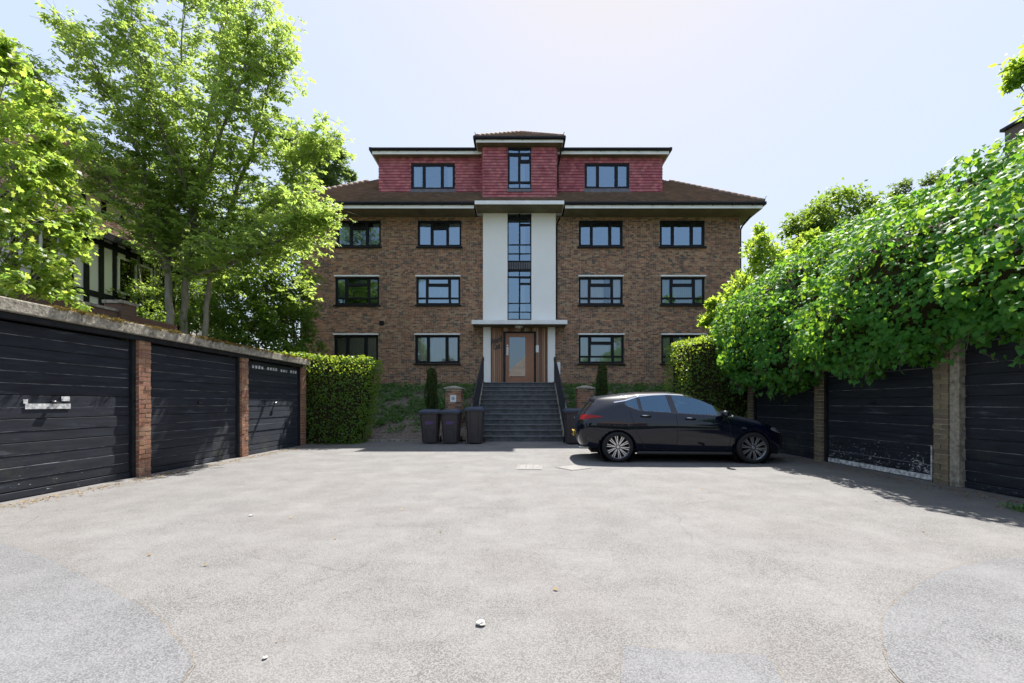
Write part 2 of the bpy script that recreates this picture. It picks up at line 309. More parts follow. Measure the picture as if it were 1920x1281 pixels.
class MB:
    def __init__(s): s.v = []; s.f = []; s.mi = []; s.cur = 0
    def quad(s, a, b, c, d):
        n = len(s.v); s.v += [tuple(a), tuple(b), tuple(c), tuple(d)]; s.f.append((n, n+1, n+2, n+3)); s.mi.append(s.cur)
    def tri(s, a, b, c):
        n = len(s.v); s.v += [tuple(a), tuple(b), tuple(c)]; s.f.append((n, n+1, n+2)); s.mi.append(s.cur)
    def hexa(s, p):
        """8 corners: 0-3 bottom ring ccw from above, 4-7 top ring"""
        n = len(s.v); s.v += [tuple(q) for q in p]
        for q in ((3, 2, 1, 0), (4, 5, 6, 7), (0, 1, 5, 4), (1, 2, 6, 5), (2, 3, 7, 6), (3, 0, 4, 7)):
            s.f.append(tuple(n+k for k in q)); s.mi.append(s.cur)
    def box(s, x0, x1, y0, y1, z0, z1):
        s.hexa([(x0, y0, z0), (x1, y0, z0), (x1, y1, z0), (x0, y1, z0), (x0, y0, z1), (x1, y0, z1), (x1, y1, z1), (x0, y1, z1)])
    def obox(s, c, ax, ay, az, hx, hy, hz):
        c, ax, ay, az = map(Vector, (c, ax, ay, az))
        p = [c+ax*(hx*i)+ay*(hy*j)+az*(hz*k) for k in (-1, 1) for i, j in ((-1, -1), (1, -1), (1, 1), (-1, 1))]
        s.hexa(p)
    def tube(s, pts, r, n=8, cap=True, flat=None):
        pts = [Vector(p) for p in pts]
        rs = r if isinstance(r, (list, tuple)) else [r]*len(pts)
        rings = []; up = None
        for i, p in enumerate(pts):
            t = (pts[min(i+1, len(pts)-1)]-pts[max(i-1, 0)])
            if t.length < 1e-9: t = Vector((0, 0, 1))
            t.normalize()
            if up is None:
                up = Vector((0, 0, 1)) if abs(t.z) < .9 else Vector((1, 0, 0))
            a = t.cross(up)
            if a.length < 1e-6: a = t.cross(Vector((1, 0, 0)))
            a.normalize(); b = a.cross(t).normalized(); up = b
            base = len(s.v)
            for k in range(n):
                an = 2*PI*k/n
                s.v.append(tuple(p+(a*math.cos(an)+b*math.sin(an)*(flat or 1))*rs[i]))
            rings.append(base)
        for i in range(len(rings)-1):
            for k in range(n):
                k2 = (k+1) % n
                s.f.append((rings[i]+k, rings[i]+k2, rings[i+1]+k2, rings[i+1]+k)); s.mi.append(s.cur)
        if cap:
            s.f.append(tuple(rings[0]+k for k in reversed(range(n)))); s.mi.append(s.cur)
            s.f.append(tuple(rings[-1]+k for k in range(n))); s.mi.append(s.cur)
    def lathe(s, prof, origin, axis, n=32, closed=False):
        """prof: list of (radius, along axis)"""
        o = Vector(origin); ax = Vector(axis).normalized()
        a = ax.orthogonal().normalized(); b = ax.cross(a)
        rings = []
        for r, h in prof:
            base = len(s.v)
            for k in range(n):
                an = 2*PI*k/n
                s.v.append(tuple(o+ax*h+(a*math.cos(an)+b*math.sin(an))*r))
            rings.append(base)
        rng = range(len(rings)) if closed else range(len(rings)-1)
        for i in rng:
            j = (i+1) % len(rings)
            for k in range(n):
                k2 = (k+1) % n
                s.f.append((rings[i]+k, rings[i]+k2, rings[j]+k2, rings[j]+k)); s.mi.append(s.cur)
    def grid(s, P, closed=False):
        base = len(s.v); h = len(P); w = len(P[0])
        for row in P:
            for p in row: s.v.append(tuple(p))
        for i in range(h-1):
            for j in range(w-1):
                s.f.append((base+i*w+j, base+i*w+j+1, base+(i+1)*w+j+1, base+(i+1)*w+j)); s.mi.append(s.cur)
    def mesh(s, name, mats, origin=(0, 0, 0), smooth=False):
        o = Vector(origin)
        me = bpy.data.meshes.new(name)
        me.from_pydata([(x-o.x, y-o.y, z-o.z) for x, y, z in s.v], [], s.f)
        for m in (mats if isinstance(mats, (list, tuple)) else [mats]): me.materials.append(m)
        if max(s.mi or [0]) > 0: me.polygons.foreach_set('material_index', s.mi)
        if smooth: me.polygons.foreach_set('use_smooth', [True]*len(s.f))
        me.update()
        return me
    def build(s, name, mats, parent=None, smooth=False, origin=None, bevel=0., seg=2, kind=None, label=None):
        """vertices are in world space; the object sits at its parent (or at origin)"""
        if parent is not None:
            org = WLOC[parent]; me = s.mesh(name, mats, org, smooth)
            o = link(bpy.data.objects.new(name, me), parent); WLOC[o] = org
        else:
            org = Vector(origin or (0, 0, 0)); me = s.mesh(name, mats, org, smooth)
            o = link(bpy.data.objects.new(name, me)); o.location = org; WLOC[o] = org
        if bevel:
            b = o.modifiers.new('bevel', 'BEVEL'); b.width = bevel; b.segments = seg; b.limit_method = 'ANGLE'; b.angle_limit = math.radians(40)
            if smooth is False: pass
        if kind: o['kind'] = kind
        if label: o['label'] = label
        return o

def solid_minus(x0, x1, z0, z1, holes):
    """rectangle minus rectangles -> list of rectangles"""
    xs = sorted({x0, x1, *[min(max(h[i], x0), x1) for h in holes for i in (0, 1)]})
    zs = sorted({z0, z1, *[min(max(h[i], z0), z1) for h in holes for i in (2, 3)]})
    out = []
    for a, b in zip(zs, zs[1:]):
        run = None
        for c, d in zip(xs, xs[1:]):
            mx, mz = (c+d)/2, (a+b)/2
            inside = any(h[0] < mx < h[1] and h[2] < mz < h[3] for h in holes)
            if not inside: run = (run[0], d) if run else (c, d)
            if inside and run: out.append((*run, a, b)); run = None
        if run: out.append((*run, a, b))
    return out

# ------------------------------------------------------------------ foliage helpers
SHAPES = {
    'lance': ([(0, 0, 0), (.27, .42, .07), (0, 1, -.05), (-.27, .42, .07)], [(0, 1, 2), (0, 2, 3)]),
    'oval': ([(0, 0, 0), (.27, .25, .06), (.27, .65, .05), (0, 1, -.06), (-.27, .65, .05), (-.27, .25, .06), (0, .5, -.02)],
             [(0, 1, 6), (1, 2, 6), (2, 3, 6), (3, 4, 6), (4, 5, 6), (5, 0, 6)]),
    'ivy': ([(0, .02, 0), (.33, -.10, .03), (.58, .22, .02), (.40, .48, .05), (.30, .62, .03), (0, 1.02, -.10), (-.30, .62, .03), (-.40, .48, .05), (-.58, .22, .02), (-.33, -.10, .03), (0, .42, .10)],
            [(i, i+1, 10) for i in range(9)]+[(9, 0, 10)]),
    'maple': ([(0, 0, 0), (.30, .02, .0), (.20, .22, .04), (.58, .38, -.04), (.24, .52, .04), (.26, .78, 0), (0, 1., -.06), (-.26, .78, 0), (-.24, .52, .04), (-.58, .38, -.04), (-.20, .22, .04), (-.30, .02, 0), (0, .4, .05)],
              [(i, i+1, 12) for i in range(11)]+[(11, 0, 12)]),
}
def unit(a):
    n = np.linalg.norm(a, axis=1, keepdims=True); n[n < 1e-9] = 1
    return a/n
def leaf_mesh(name, P, D, N, S, shape, mat, origin=(0, 0, 0)):
    P = np.asarray(P, float); D = unit(np.asarray(D, float)); N = np.asarray(N, float)
    N = unit(N-D*np.sum(N*D, 1, keepdims=True)); B = np.cross(D, N)
    sv, sf = SHAPES[shape]; sv = np.array(sv); K = len(sv); n = len(P)
    S = np.broadcast_to(np.asarray(S, float), (n,))
    V = P[:, None, :]+S[:, None, None]*(sv[None, :, 0, None]*B[:, None]+sv[None, :, 1, None]*D[:, None]+sv[None, :, 2, None]*N[:, None])
    V = (V.reshape(-1, 3)-np.array(origin)).astype(np.float32)
    tri = np.array(sf, np.int32)
    Fc = (tri[None]+(np.arange(n, dtype=np.int32)*K)[:, None, None]).reshape(-1)
    nf = n*len(tri)
    me = bpy.data.meshes.new(name)
    me.vertices.add(len(V)); me.vertices.foreach_set('co', V.reshape(-1))
    me.loops.add(len(Fc)); me.loops.foreach_set('vertex_index', Fc)
    me.polygons.add(nf)
    me.polygons.foreach_set('loop_start', np.arange(nf, dtype=np.int32)*3)
    me.polygons.foreach_set('loop_total', np.full(nf, 3, np.int32))
    me.materials.append(mat)
    me.update(calc_edges=True)
    return me
def leaf_obj(name, P, D, N, S, shape, mat, parent=None, kind=None):
    org = WLOC[parent] if parent is not None else (0, 0, 0)
    me = leaf_mesh(name, P, D, N, S, shape, mat, org)
    o = link(bpy.data.objects.new(name, me), parent); WLOC[o] = Vector(org)
    if kind: o['kind'] = kind
    return o
def clump_leaves(centres, radii, per, rs, flat=.65, droop=.35, up=1.0):
    """leaves in gaussian clumps; returns P, D, N"""
    cs = np.repeat(np.asarray(centres, float), per, 0); rr = np.repeat(np.asarray(radii, float), per)
    off = rs.normal(size=cs.shape); off = unit(off)*(rs.rand(len(cs), 1)**.5)
    P = cs+off*rr[:, None]*np.array([1, 1, flat])
    D = unit(off*np.array([1, 1, .5])+rs.normal(size=cs.shape)*.7); D[:, 2] -= droop
    N = rs.normal(size=cs.shape)*.55; N[:, 2] += up
    return P, D, N

# ================================================================== THE SETTING
def sheet(name, pts, z, mat, org=None):
    b = MB(); n = len(pts)
    b.v = [(x, y, z) for x, y in pts]; b.f = [tuple(range(n))]; b.mi = [0]
    o = b.build(name, mat); o['kind'] = 'structure'; return o
g = MB(); g.quad((-500, -500, -.03), (500, -500, -.03), (500, 700, -.03), (-500, 700, -.03))
o = g.build('ground', mt['grass_far']); o['kind'] = 'structure'
o = sheet('forecourt', [(-6.6, -9), (6.6, -9), (6.6, 13.55), (-6.6, 13.55)], 0, mt['asphalt'])
o = sheet('road', [(-40, -16), (40, -16), (40, -9), (-40, -9)], -.004, mt['asphalt'])

def ragged(pts, step=.06, amp=.018, seed=3):
    rr = random.Random(seed); out = []
    for (a, b), (c, d) in zip(pts, pts[1:]):
        L = math.hypot(c-a, d-b); n = max(1, int(L/step))
        for k in range(n):
            out.append((a+(c-a)*k/n+rr.uniform(-amp, amp), b+(d-b)*k/n+rr.uniform(-amp, amp)))
    out.append(pts[-1]); return out
def smooth_pts(pts, it=2):
    for _ in range(it):
        q = [pts[0]]
        for (a, b), (c, d) in zip(pts, pts[1:]):
            q += [(a*.75+c*.25, b*.75+d*.25), (a*.25+c*.75, b*.25+d*.75)]
        pts = q+[pts[-1]]
    return pts
def gp(x, y): Y = CAM_H*F/(y-VY); return ((x-VX)*Y/F, Y)
left_edge = [(-6.1, 4.15)]+[gp(*p) for p in ((0, 1015), (80, 1045), (200, 1100), (290, 1150), (330, 1200), (365, 1235), (340, 1281))]+[(-1.3, 1.2), (-1.5, .2)]
o = sheet('tarmac_patch', ragged(smooth_pts(left_edge), .05, .012)+[(-6.1, .2)], .008, mt['asphalt_patch'])
right_edge = [(5.9, 3.6)]+[gp(*p) for p in ((1920, 1045), (1790, 1060), (1700, 1110), (1650, 1160), (1660, 1220), (1680, 1281))]+[(1.6, 1.2), (1.7, .2)]
o = sheet('tarmac_patch', ragged(smooth_pts(right_edge), .05, .012, 5)[::-1]+[(5.9, .2)], .008, mt['asphalt_patch'])
o = sheet('tarmac_patch', ragged([gp(1166, 1213), gp(1300, 1224), gp(1440, 1232), gp(1475, 1290), gp(1480, 1400), gp(1160, 1400), gp(1166, 1213)], .05, .006, 9)[:-1][::-1], .008, mt['asphalt_patch'])
def strip(pts, w, seed):
    rr = random.Random(seed); b = MB(); P = [[], []]
    for i, (x, y) in enumerate(pts):
        a = pts[max(i-1, 0)]; c = pts[min(i+1, len(pts)-1)]; tx, ty = c[0]-a[0], c[1]-a[1]; L = math.hypot(tx, ty) or 1
        P[0].append((x-ty/L*w*rr.uniform(.2, 1.2), y+tx/L*w*rr.uniform(.2, 1.2), .004)); P[1].append((x+ty/L*w*1., y-tx/L*w*1., .004))
    b.grid(P); o = b.build('tarmac_seam', mt['seam']); o['kind'] = 'structure'
strip(ragged(smooth_pts(left_edge), .05, .006), .016, 1); strip(ragged(smooth_pts(right_edge), .05, .006), .014, 2)
strip(ragged([gp(1166, 1300), gp(1166, 1213), gp(1300, 1224), gp(1440, 1232), gp(1475, 1290)], .05, .004), .012, 3)

# planted bank rising from the forecourt to the foot of the building
FY = 19.0                                      # facade plane
def bank_z(y): 
    t = min(max((y-13.62)/(18.6-13.62), 0), 1); return .06+1.88*t
b = MB()
def bank_p(x, y):
    return (x, y, bank_z(y)+.07*mnoise.noise((x*1.3, y*1.3, 0))+.03*mnoise.noise((x*5, y*5, 3)))
for x0, x1 in ((-16, -1.42), (1.42, 16)):
    nx = int((x1-x0)/.22); ny = 26
    b.grid([[bank_p(x0+(x1-x0)*i/nx, 13.62+(19.05-13.62)*j/ny) for i in range(nx+1)] for j in range(ny+1)])
o = b.build('bank', mt['earth'], smooth=True); o['kind'] = 'structure'
# thin edging kerb at the foot of the bank
for x0, x1 in ((-8.2, -1.75), (1.75, 8.2)):
    k = thing('edging_kerb', 'thin concrete edging kerb at the foot of the '+('bank behind the three bins' if x0 < 0 else 'bank behind the parked car'), 'kerb', (x0, 13.58, 0), group='edging kerbs along the bank')
    x = x0
    while x < x1-.3:
        w = min(.9, x1-x); q = MB(); q.box(x+.006, x+w-.006, 13.55, 13.615, -.03, .075+R.uniform(-.006, .006)); q.build('kerb_stone', mt['concrete'], k, bevel=.008); x += w
rows_P, rows_D, rows_N = [], [], []
rs = np.random.RandomState(11)
# ground cover in tufts
n = 0; tuft = []
while len(tuft) < 1350:
    x = rs.uniform(-8.5, 8.5); y = rs.uniform(14.0, 18.9)
    if abs(x) < 1.85: continue
    if mnoise.noise((x*.9, y*1.1, 7.7))+.60 < 0 or (y < 14.7 and rs.rand() < .7): continue
    tuft.append((x, y, bank_z(y)+.06))
P, D, N = clump_leaves(tuft, rs.uniform(.13, .26, len(tuft)), 26, rs, .55, .1, .9)
o = leaf_obj('ground_cover', P, D, N, rs.uniform(.06, .10, len(P)), 'oval', mt['cover_leaf'], kind='stuff')
tag(o, 'low green ground cover plants straggling over the earth bank below the flats', 'ground cover')
# pale stones and dry bits on the bare earth
P = np.array([(x, y, bank_z(y)+.03) for x, y in zip(rs.uniform(-8, 8, 1500), 13.65+rs.rand(1500)**1.8*3.5) if abs(x) > 1.8])
o = leaf_obj('leaf_litter', P, rs.normal(size=P.shape)*[1, 1, .2], rs.normal(size=P.shape)*.3+[0, 0, 1], rs.uniform(.03, .07, len(P)), 'oval', mt['paving'], kind='stuff')
tag(o, 'pale stone chips and dry bits scattered on the bare earth of the bank', 'stone chips')

# ================================================================== THE FLATS
BX0, BX1 = WX(563, FY), WX(1388, FY); BZ0 = 1.7; SOF = 9.52
bld = thing('apartment_building', 'four storey brown brick flats with white central bay and red tile hung top floor', 'building', (0, FY, 1.9))

TOPY = FY+.09
win_cols = [[(631, 714), (628, 711), (626, 709)], [(783, 865), (780, 863), (778, 862)], [(1085, 1168), (1085, 1168), (1085, 1170)], [(1237, 1322), (1239, 1322), (1240, 1323)]]
win_rows = [(413.5, 462), (519.5, 571), (628.5, 681)]
styleA = lambda: [(.055, .26, .09, .92), (.325, .675, .07, .92), (.745, .945, .09, .92)]
styleB = lambda: [(.045, .29, .09, .92), (.37, .63, .78, .92), (.355, .65, .07, .66), (.71, .955, .09, .92)]
styleC = lambda: [(.045, .215, .27, .92), (.285, .715, .77, .92), (.275, .725, .27, .66), (.785, .955, .27, .92), (.045, .215, .07, .21), (.265, .735, .07, .21), (.785, .955, .07, .21)]
sty = {(0, 0): styleB, (1, 0): styleB, (2, 0): styleA, (3, 0): styleA, (0, 1): styleC, (1, 1): styleC, (2, 1): styleC, (3, 1): styleC,
       (0, 2): styleA, (1, 2): styleA, (2, 2): styleC, (3, 2): styleC}
openings = []; wins = []
for c in range(4):
    for r in range(3):
        (xa, xb), (ya, yb) = win_cols[c][r], win_rows[r]
        w = (WX(xa, FY), WX(xb, FY), WZ(yb+.5, FY), WZ(ya-.5, FY))
        openings.append(w); wins.append((c, r, w))
BAYX0, BAYX1 = WX(905.5, 18.8), WX(1042, 18.8)
bay_hole = (BAYX0+.02, BAYX1-.02, BZ0-.1, SOF-.2)
holes_all = openings+[bay_hole]

q = MB()
for (a, b_, c, d) in solid_minus(BX0, BX1, BZ0, SOF, holes_all): q.box(a, b_, FY+.012, FY+.26, c, d)
q.build('wall', mt['mortar'], bld)
# facing bricks: real pieces, too small to pick apart -> joined
q = MB(); BH, CO = .0555, .069
rr = random.Random(21); course = 0; z = BZ0
def emit_brick(a, b_, z0, z1, y):
    p = rr.uniform(-.0025, .0025); y0 = y+p
    n = len(q.v)
    q.v += [(a, y0, z0), (b_, y0, z0), (b_, y0, z1), (a, y0, z1), (a, y+.014, z0), (b_, y+.014, z0), (b_, y+.014, z1), (a, y+.014, z1)]
    for f in ((0, 1, 2, 3), (4, 5, 1, 0), (3, 2, 6, 7), (5, 6, 2, 1), (4, 0, 3, 7)): q.f.append(tuple(n+k for k in f)); q.mi.append(0)
while z+BH < SOF+.01:
    x = BX0-(.1125 if course % 2 else 0)-rr.uniform(0, .02); k = course % 2
    spans = [(BX0, BX1)]
    for h in holes_all:
        if h[2] < z+BH-.012 and h[3] > z+.012:
            ns = []
            for a, b_ in spans:
                if h[0] > a: ns.append((a, min(b_, h[0])))
                if h[1] < b_: ns.append((max(a, h[1]), b_))
            spans = [s for s in ns if s[1]-s[0] > .02]
    while x < BX1:
        w = .187 if k % 2 == 0 else .087
        for a, b_ in spans:
            lo, hi = max(a, x), min(b_, x+w)
            if hi-lo > .025: emit_brick(lo, hi, z, z+BH, FY)
        x += w+.013; k += 1
        if rr.random() < .25: k += 1
    z += CO; course += 1
q.build('brickwork', mt['brick'], bld, kind='stuff')
# sides and back of the block
q = MB(); q.box(BX0+.001, BX0+.26, FY+.27, FY+10, BZ0, SOF); q.box(BX1-.26, BX1-.001, FY+.27, FY+10, BZ0, SOF); q.box(BX0+.27, BX1-.27, FY+9.75, FY+10, BZ0, SOF)
q.build('side_wall', mt['brick_side'], bld)
# floors and inner walls behind the windows
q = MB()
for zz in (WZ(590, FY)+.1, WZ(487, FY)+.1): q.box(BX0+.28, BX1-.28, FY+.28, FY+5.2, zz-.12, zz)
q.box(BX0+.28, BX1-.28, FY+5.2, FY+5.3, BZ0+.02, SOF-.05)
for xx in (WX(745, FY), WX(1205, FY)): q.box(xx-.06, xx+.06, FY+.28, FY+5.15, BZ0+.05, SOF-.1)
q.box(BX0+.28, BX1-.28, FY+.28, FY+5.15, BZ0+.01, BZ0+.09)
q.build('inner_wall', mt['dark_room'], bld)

def curtain(mb, x0, x1, y, z0, z1, waves, amp=.03):
    n = max(8, int((x1-x0)/.025)); P = []
    for j in range(3):
        zz = z1+(z0-z1)*j/2
        P.append([(x0+(x1-x0)*i/n, y+amp*math.sin(i/n*waves*2*PI+.6*j)*(.6+.4*math.sin(i*1.7)), zz) for i in range(n+1)])
    mb.grid(P)
def window(parent, w, Y, cells, name='window', depth=.07, sill=True, lintel=False, curts=(), mat=None, cmat=None, label=None):
    x0, x1, z0, z1 = w; W, H = x1-x0, z1-z0
    holes = [(x0+W*a, x0+W*b_, z0+H*c, z0+H*d) for a, b_, c, d in cells]
    f = MB()
    for a, b_, c, d in solid_minus(x0+.004, x1-.004, z0+.004, z1-.004, holes): f.box(a, b_, Y, Y+depth, c, d)
    fo = f.build(name, mt['black_frame'], parent, label=label)
    # casement beads: thin raised rims round each pane
    for a, b_, c, d in holes:
        g_ = MB(); y = Y+depth*.55; n_ = .004
        tilt = R.uniform(-.009, .009)
        g_.quad((a-n_, y+tilt, c-n_), (b_+n_, y-tilt, c-n_), (b_+n_, y-tilt, d+n_), (a-n_, y+tilt, d+n_))
        g_.build('pane', mat or mt['glass'], fo)
    if sill:
        s_ = MB(); s_.hexa([(x0-.05, Y-.15, z0-.075), (x1+.05, Y-.15, z0-.075), (x1+.05, Y, z0-.075), (x0-.05, Y, z0-.075), (x0-.05, Y-.15, z0-.015), (x1+.05, Y-.15, z0-.015), (x1+.05, Y-.001, z0+.003), (x0-.05, Y-.001, z0+.003)])
        s_.build('sill', mt['black_gutter'], fo)
    if lintel:
        s_ = MB(); s_.box(x0-.02, x1+.02, Y-.13, Y-.005, z1-.005, z1+.055); s_.build('lintel', mt['white_paint'], fo)
    for (a, b_, c, d, wv) in curts:
        s_ = MB(); curtain(s_, x0+W*a, x0+W*b_, Y+depth+.06, z0+H*c, z0+H*d, wv); s_.build('curtain', cmat or mt['curtain_white'], fo, smooth=True)
    return fo
cur = {(0, 0): [(.02, .24, .03, .97, 5), (.80, .98, .03, .97, 4)], (1, 0): [(.02, .29, .03, .97, 6), (.72, .98, .03, .97, 6)],
       (2, 0): [], (3, 0): [], (0, 1): [(.03, .2, .03, .97, 4)], (1, 1): [(.02, .98, .03, .97, 17)],
       (2, 1): [(.02, .58, .03, .97, 11), (.72, .98, .03, .97, 6)], (3, 1): [(.02, .98, .03, .97, 20)], (0, 2): [(.02, .98, .03, .97, 18)], (1, 2): [(.02, .98, .03, .97, 16)],
       (2, 2): [(.02, .98, .03, .97, 24)], (3, 2): [(.02, .98, .03, .97, 20)]}
for c, r, w in wins:
    window(bld, w, FY+.055, sty[(c, r)](), lintel=(r > 0), curts=cur[(c, r)], mat=mt['glass_single'] if (r > 0 and (c, r) != (1, 1)) or (c, r) == (0, 0) else None, cmat=mt['curtain_teal'] if (c, r) in ((0, 0), (3, 1), (0, 1)) else None)

# small black vent on the brickwork and pipe marks
q = MB(); vx, vz = WX(716, FY), WZ(606, FY)
q.box(vx-.10, vx+.10, FY-.07, FY-.004, vz-.09, vz+.09); q.build('wall_vent', mt['black_gutter'], bld, bevel=.02)

# ---------------- eaves and roof
EY = 18.12; EX0, EX1 = BX0-.62, BX1+.50; EZ = 9.72
def eaves(parent, x0, x1, y0, yb, zs, ov_x, fascia_h, gut_h, ytop_extra=0., soff='soffit', y_wall=None, skip=None):
    """soffit, fascia boards and black gutters round a rectangular eave; x0..x1,y0 are the outer edges"""
    gaps = skip or []
    sp = solid_minus(x0+.02, x1-.02, y0+.02, yb-.02, [(a, b_, y0-1, yb+1) for a, b_ in gaps])
    s_ = MB()
    for a, b_, c, d in sp: s_.box(a, b_, c, d, zs-.02, zs)
    s_.build('soffit', mt[soff], parent)
    segs = []; x = x0
    for a, b_ in sorted(gaps): segs.append((x, a)); x = b_
    segs.append((x, x1))
    for a, b_ in segs:
        s_ = MB(); s_.box(a, b_, y0-.005, y0+.018, zs-.025, zs+fascia_h); s_.build('fascia', mt['white_paint'], parent)
        s_ = MB(); 
        prof = [(-.02, .09), (-.085, .085), (-.115, .03), (-.10, -.02), (-.06, -.045), (-.02, -.045)]
        zz = zs+fascia_h-.01
        P = [[(xx, y0+py, zz+pz*gut_h/.11) for py, pz in prof] for xx in (a-.05, b_+.05)]
        s_.grid(P); s_.f.append(tuple(range(6))); s_.mi.append(0); s_.f.append(tuple(range(11, 5, -1))); s_.mi.append(0)
        xx = a+.3
        while xx < b_: s_.box(xx-.012, xx+.012, y0-.118, y0-.006, zz-.065*gut_h/.11, zz+.02); xx += .85
        s_.build('gutter', mt['black_gutter'], parent)
    for xx, sg in ((x0, -1), (x1, 1)):
        s_ = MB(); s_.box(min(xx, xx-sg*.02), max(xx, xx-sg*.02), y0+.02, yb, zs-.025, zs+fascia_h); s_.build('fascia', mt['white_paint'], parent)
        s_ = MB(); s_.box(min(xx+sg*.004, xx+sg*.11), max(xx+sg*.004, xx+sg*.11), y0-.10, yb, zs+fascia_h-.05, zs+fascia_h+.07); s_.build('gutter', mt['black_gutter'], parent)
BAYC0, BAYC1 = WX(889, 18.4), WX(1059, 18.4)
eaves(bld, EX0, EX1, EY, FY+10.5, SOF, .5, .16, .11, skip=[(BAYC0+.02, BAYC1-.02)])
PITCH = .80; up = Vector((0, 1, PITCH)).normalized(); nrm = Vector((0, -PITCH, 1)).normalized()
EZT = EZ+.03
def tile_face(mb, O, A, U, N, nrow, spans, g=.11, tw=.168, th=.013, lift=.022, seed=1):
    rr = random.Random(seed)
    O, A, U, N = map(Vector, (O, A, U, N))
    for r in range(nrow):
        for a0, a1 in spans(r):
            x = math.floor(a0/tw)*tw-(tw/2 if r % 2 else 0)
            while x < a1:
                lo, hi = max(x+.0025, a0), min(x+tw-.0025, a1)
                x += tw
                if hi-lo < .02: continue
                l2 = lift+rr.uniform(-.003, .004); sk = rr.uniform(-.003, .003)
                p0 = O+A*lo+U*(r*g+sk)+N*(l2+th); p1 = O+A*hi+U*(r*g+sk)+N*(l2+th)
                p2 = O+A*hi+U*((r+1)*g+.03)+N*(.004+th*.4); p3 = O+A*lo+U*((r+1)*g+.03)+N*(.004+th*.4)
                d0 = p0-N*(l2+th-.002); d1 = p1-N*(l2+th-.002)
                n = len(mb.v); mb.v += [tuple(k) for k in (p0, p1, p2, p3, d0, d1)]
                for f in ((0, 1, 2, 3), (4, 5, 1, 0), (0, 3, 4), (1, 5, 2)): mb.f.append(tuple(n+k for k in f)); mb.mi.append(0)
# hip roof core
RX0, RX1, RY0, RY1 = EX0-.04, EX1+.04, EY-.04, FY+10.5
half = (RY1-RY0)/2; RZ = EZT+half*PITCH; ym = (RY0+RY1)/2
q = MB()
A_, B_, C_, D_ = (RX0, RY0, EZT), (RX1, RY0, EZT), (RX1, RY1, EZT), (RX0, RY1, EZT); E_, F_ = (RX0+half, ym, RZ), (RX1-half, ym, RZ)
q.quad(A_, B_, F_, E_); q.quad(C_, D_, E_, F_); q.tri(B_, C_, F_); q.tri(D_, A_, E_)
roof = q.build('roof', mt['under_roof'], bld)
DY = 19.28; DX0, DX1 = WX(711, DY), WX(1241, DY)
q = MB(); gz = .125; secL = math.sqrt(1+PITCH**2)
def spans_front(r):
    inset = r*gz/secL
    a, b_ = inset+.03, (RX1-RX0)-inset-.03
    if inset < 1.25: return [(a, b_)]
    return [(a, DX0-RX0+.4), (DX1-RX0-.4, b_)] if a < DX0-RX0+.4 else []
tile_face(q, A_, (1, 0, 0), up, nrm, 52, spans_front, gz, .20, .016, .036, seed=3)
q.build('roof_tile', mt['roof_tile'], roof, kind='stuff')
q = MB(); upR = Vector((-1, 0, PITCH)).normalized(); nR = Vector((PITCH, 0, 1)).normalized()
tile_face(q, B_, (0, 1, 0), upR, nR, 52, lambda r: [(r*gz/secL+.03, 11.0-r*gz/secL)], gz, .20, .016, .036, seed=4)
tile_face(q, (RX0, RY0+11.0, EZT), (0, -1, 0), Vector((1, 0, PITCH)).normalized(), Vector((-PITCH, 0, 1)).normalized(), 52, lambda r: [(r*gz/secL, 11.0-r*gz/secL-.03)], gz, .20, .016, .036, seed=5)
q.build('roof_tile', mt['roof_tile'], roof, kind='stuff')
# hip tiles one by one
for (sx, S) in ((1, A_), (-1, B_)):
    d = Vector((sx, 1, PITCH)).normalized(); up_ = d.cross(Vector((1, -sx, 0))).normalized()
    if up_.z < 0: up_ = -up_
    for k in range(16):
        c0 = Vector(S)+d*(.02+k*.30)+up_*.03; q = MB()
        q.tube([c0, c0+d*.31+up_*.012], [.085, .10], 8); q.build('hip_tile', mt['roof_tile'], roof, smooth=True)
    q = MB(); p = Vector(S)+Vector((-.02*sx, -.02, .05)); q.tube([p, p+Vector((0, 0, .10)), p+Vector((-.05*sx, -.03, .17))], .012, 5); q.build('hip_iron', mt['iron'], roof)

# ---------------- tile-hung dormer (two wings) and centre bay
DZ1 = 12.36; DZ0 = EZT+(DY-RY0)*PITCH-.05
dw = [(771, 853, 307.5, 355), (1096, 1180, 307, 354)]
dwr = [(WX(a, DY), WX(b_, DY), WZ(d, DY), WZ(c, DY)) for a, b_, c, d in dw]
TY = 18.62; TX0, TX1 = WX(905, TY), WX(1043, TY); TZ1 = 12.46; TZ0 = 9.95
q = MB()
for (a, b_, c, d) in solid_minus(DX0, DX1, DZ0-.9, DZ1, dwr+[(TX0+.1, TX1-.1, 0, 99)]): q.box(a, b_, DY+.03, DY+.2, c, d)
q.box(DX0, DX0+.2, DY+.21, DY+6, DZ0-1, DZ1); q.box(DX1-.2, DX1, DY+.21, DY+6, DZ0-1, DZ1)
q.box(DX0+.2, DX1-.2, DY+3.5, DY+3.6, DZ0-1, DZ1-.01)
dorm = q.build('dormer', mt['under_roof'], bld)
q = MB(); hg = .128
def spans_d(x0, x1, z0, hs, sub=()):
    def f(r):
        zz = z0+r*hg+hg*.5; sp = [(0., x1-x0)]
        for a, b_, c, d in hs:
            if c-.14 < zz < d+.02:
                ns = []
                for s0, s1 in sp:
                    if a-x0 > s0: ns.append((s0, min(s1, a-x0)))
                    if b_-x0 < s1: ns.append((max(s0, b_-x0), s1))
                sp = ns
        return [s for s in sp if s[1]-s[0] > .03]
    return f
V_ = (0, 0, 1); Nf = (0, -1, 0)
tile_face(q, (DX0, DY+.03, DZ0), (1, 0, 0), V_, Nf, int((DZ1-DZ0)/hg), spans_d(DX0, TX0-.03, DZ0, dwr), hg, .168, .016, .036, seed=6)
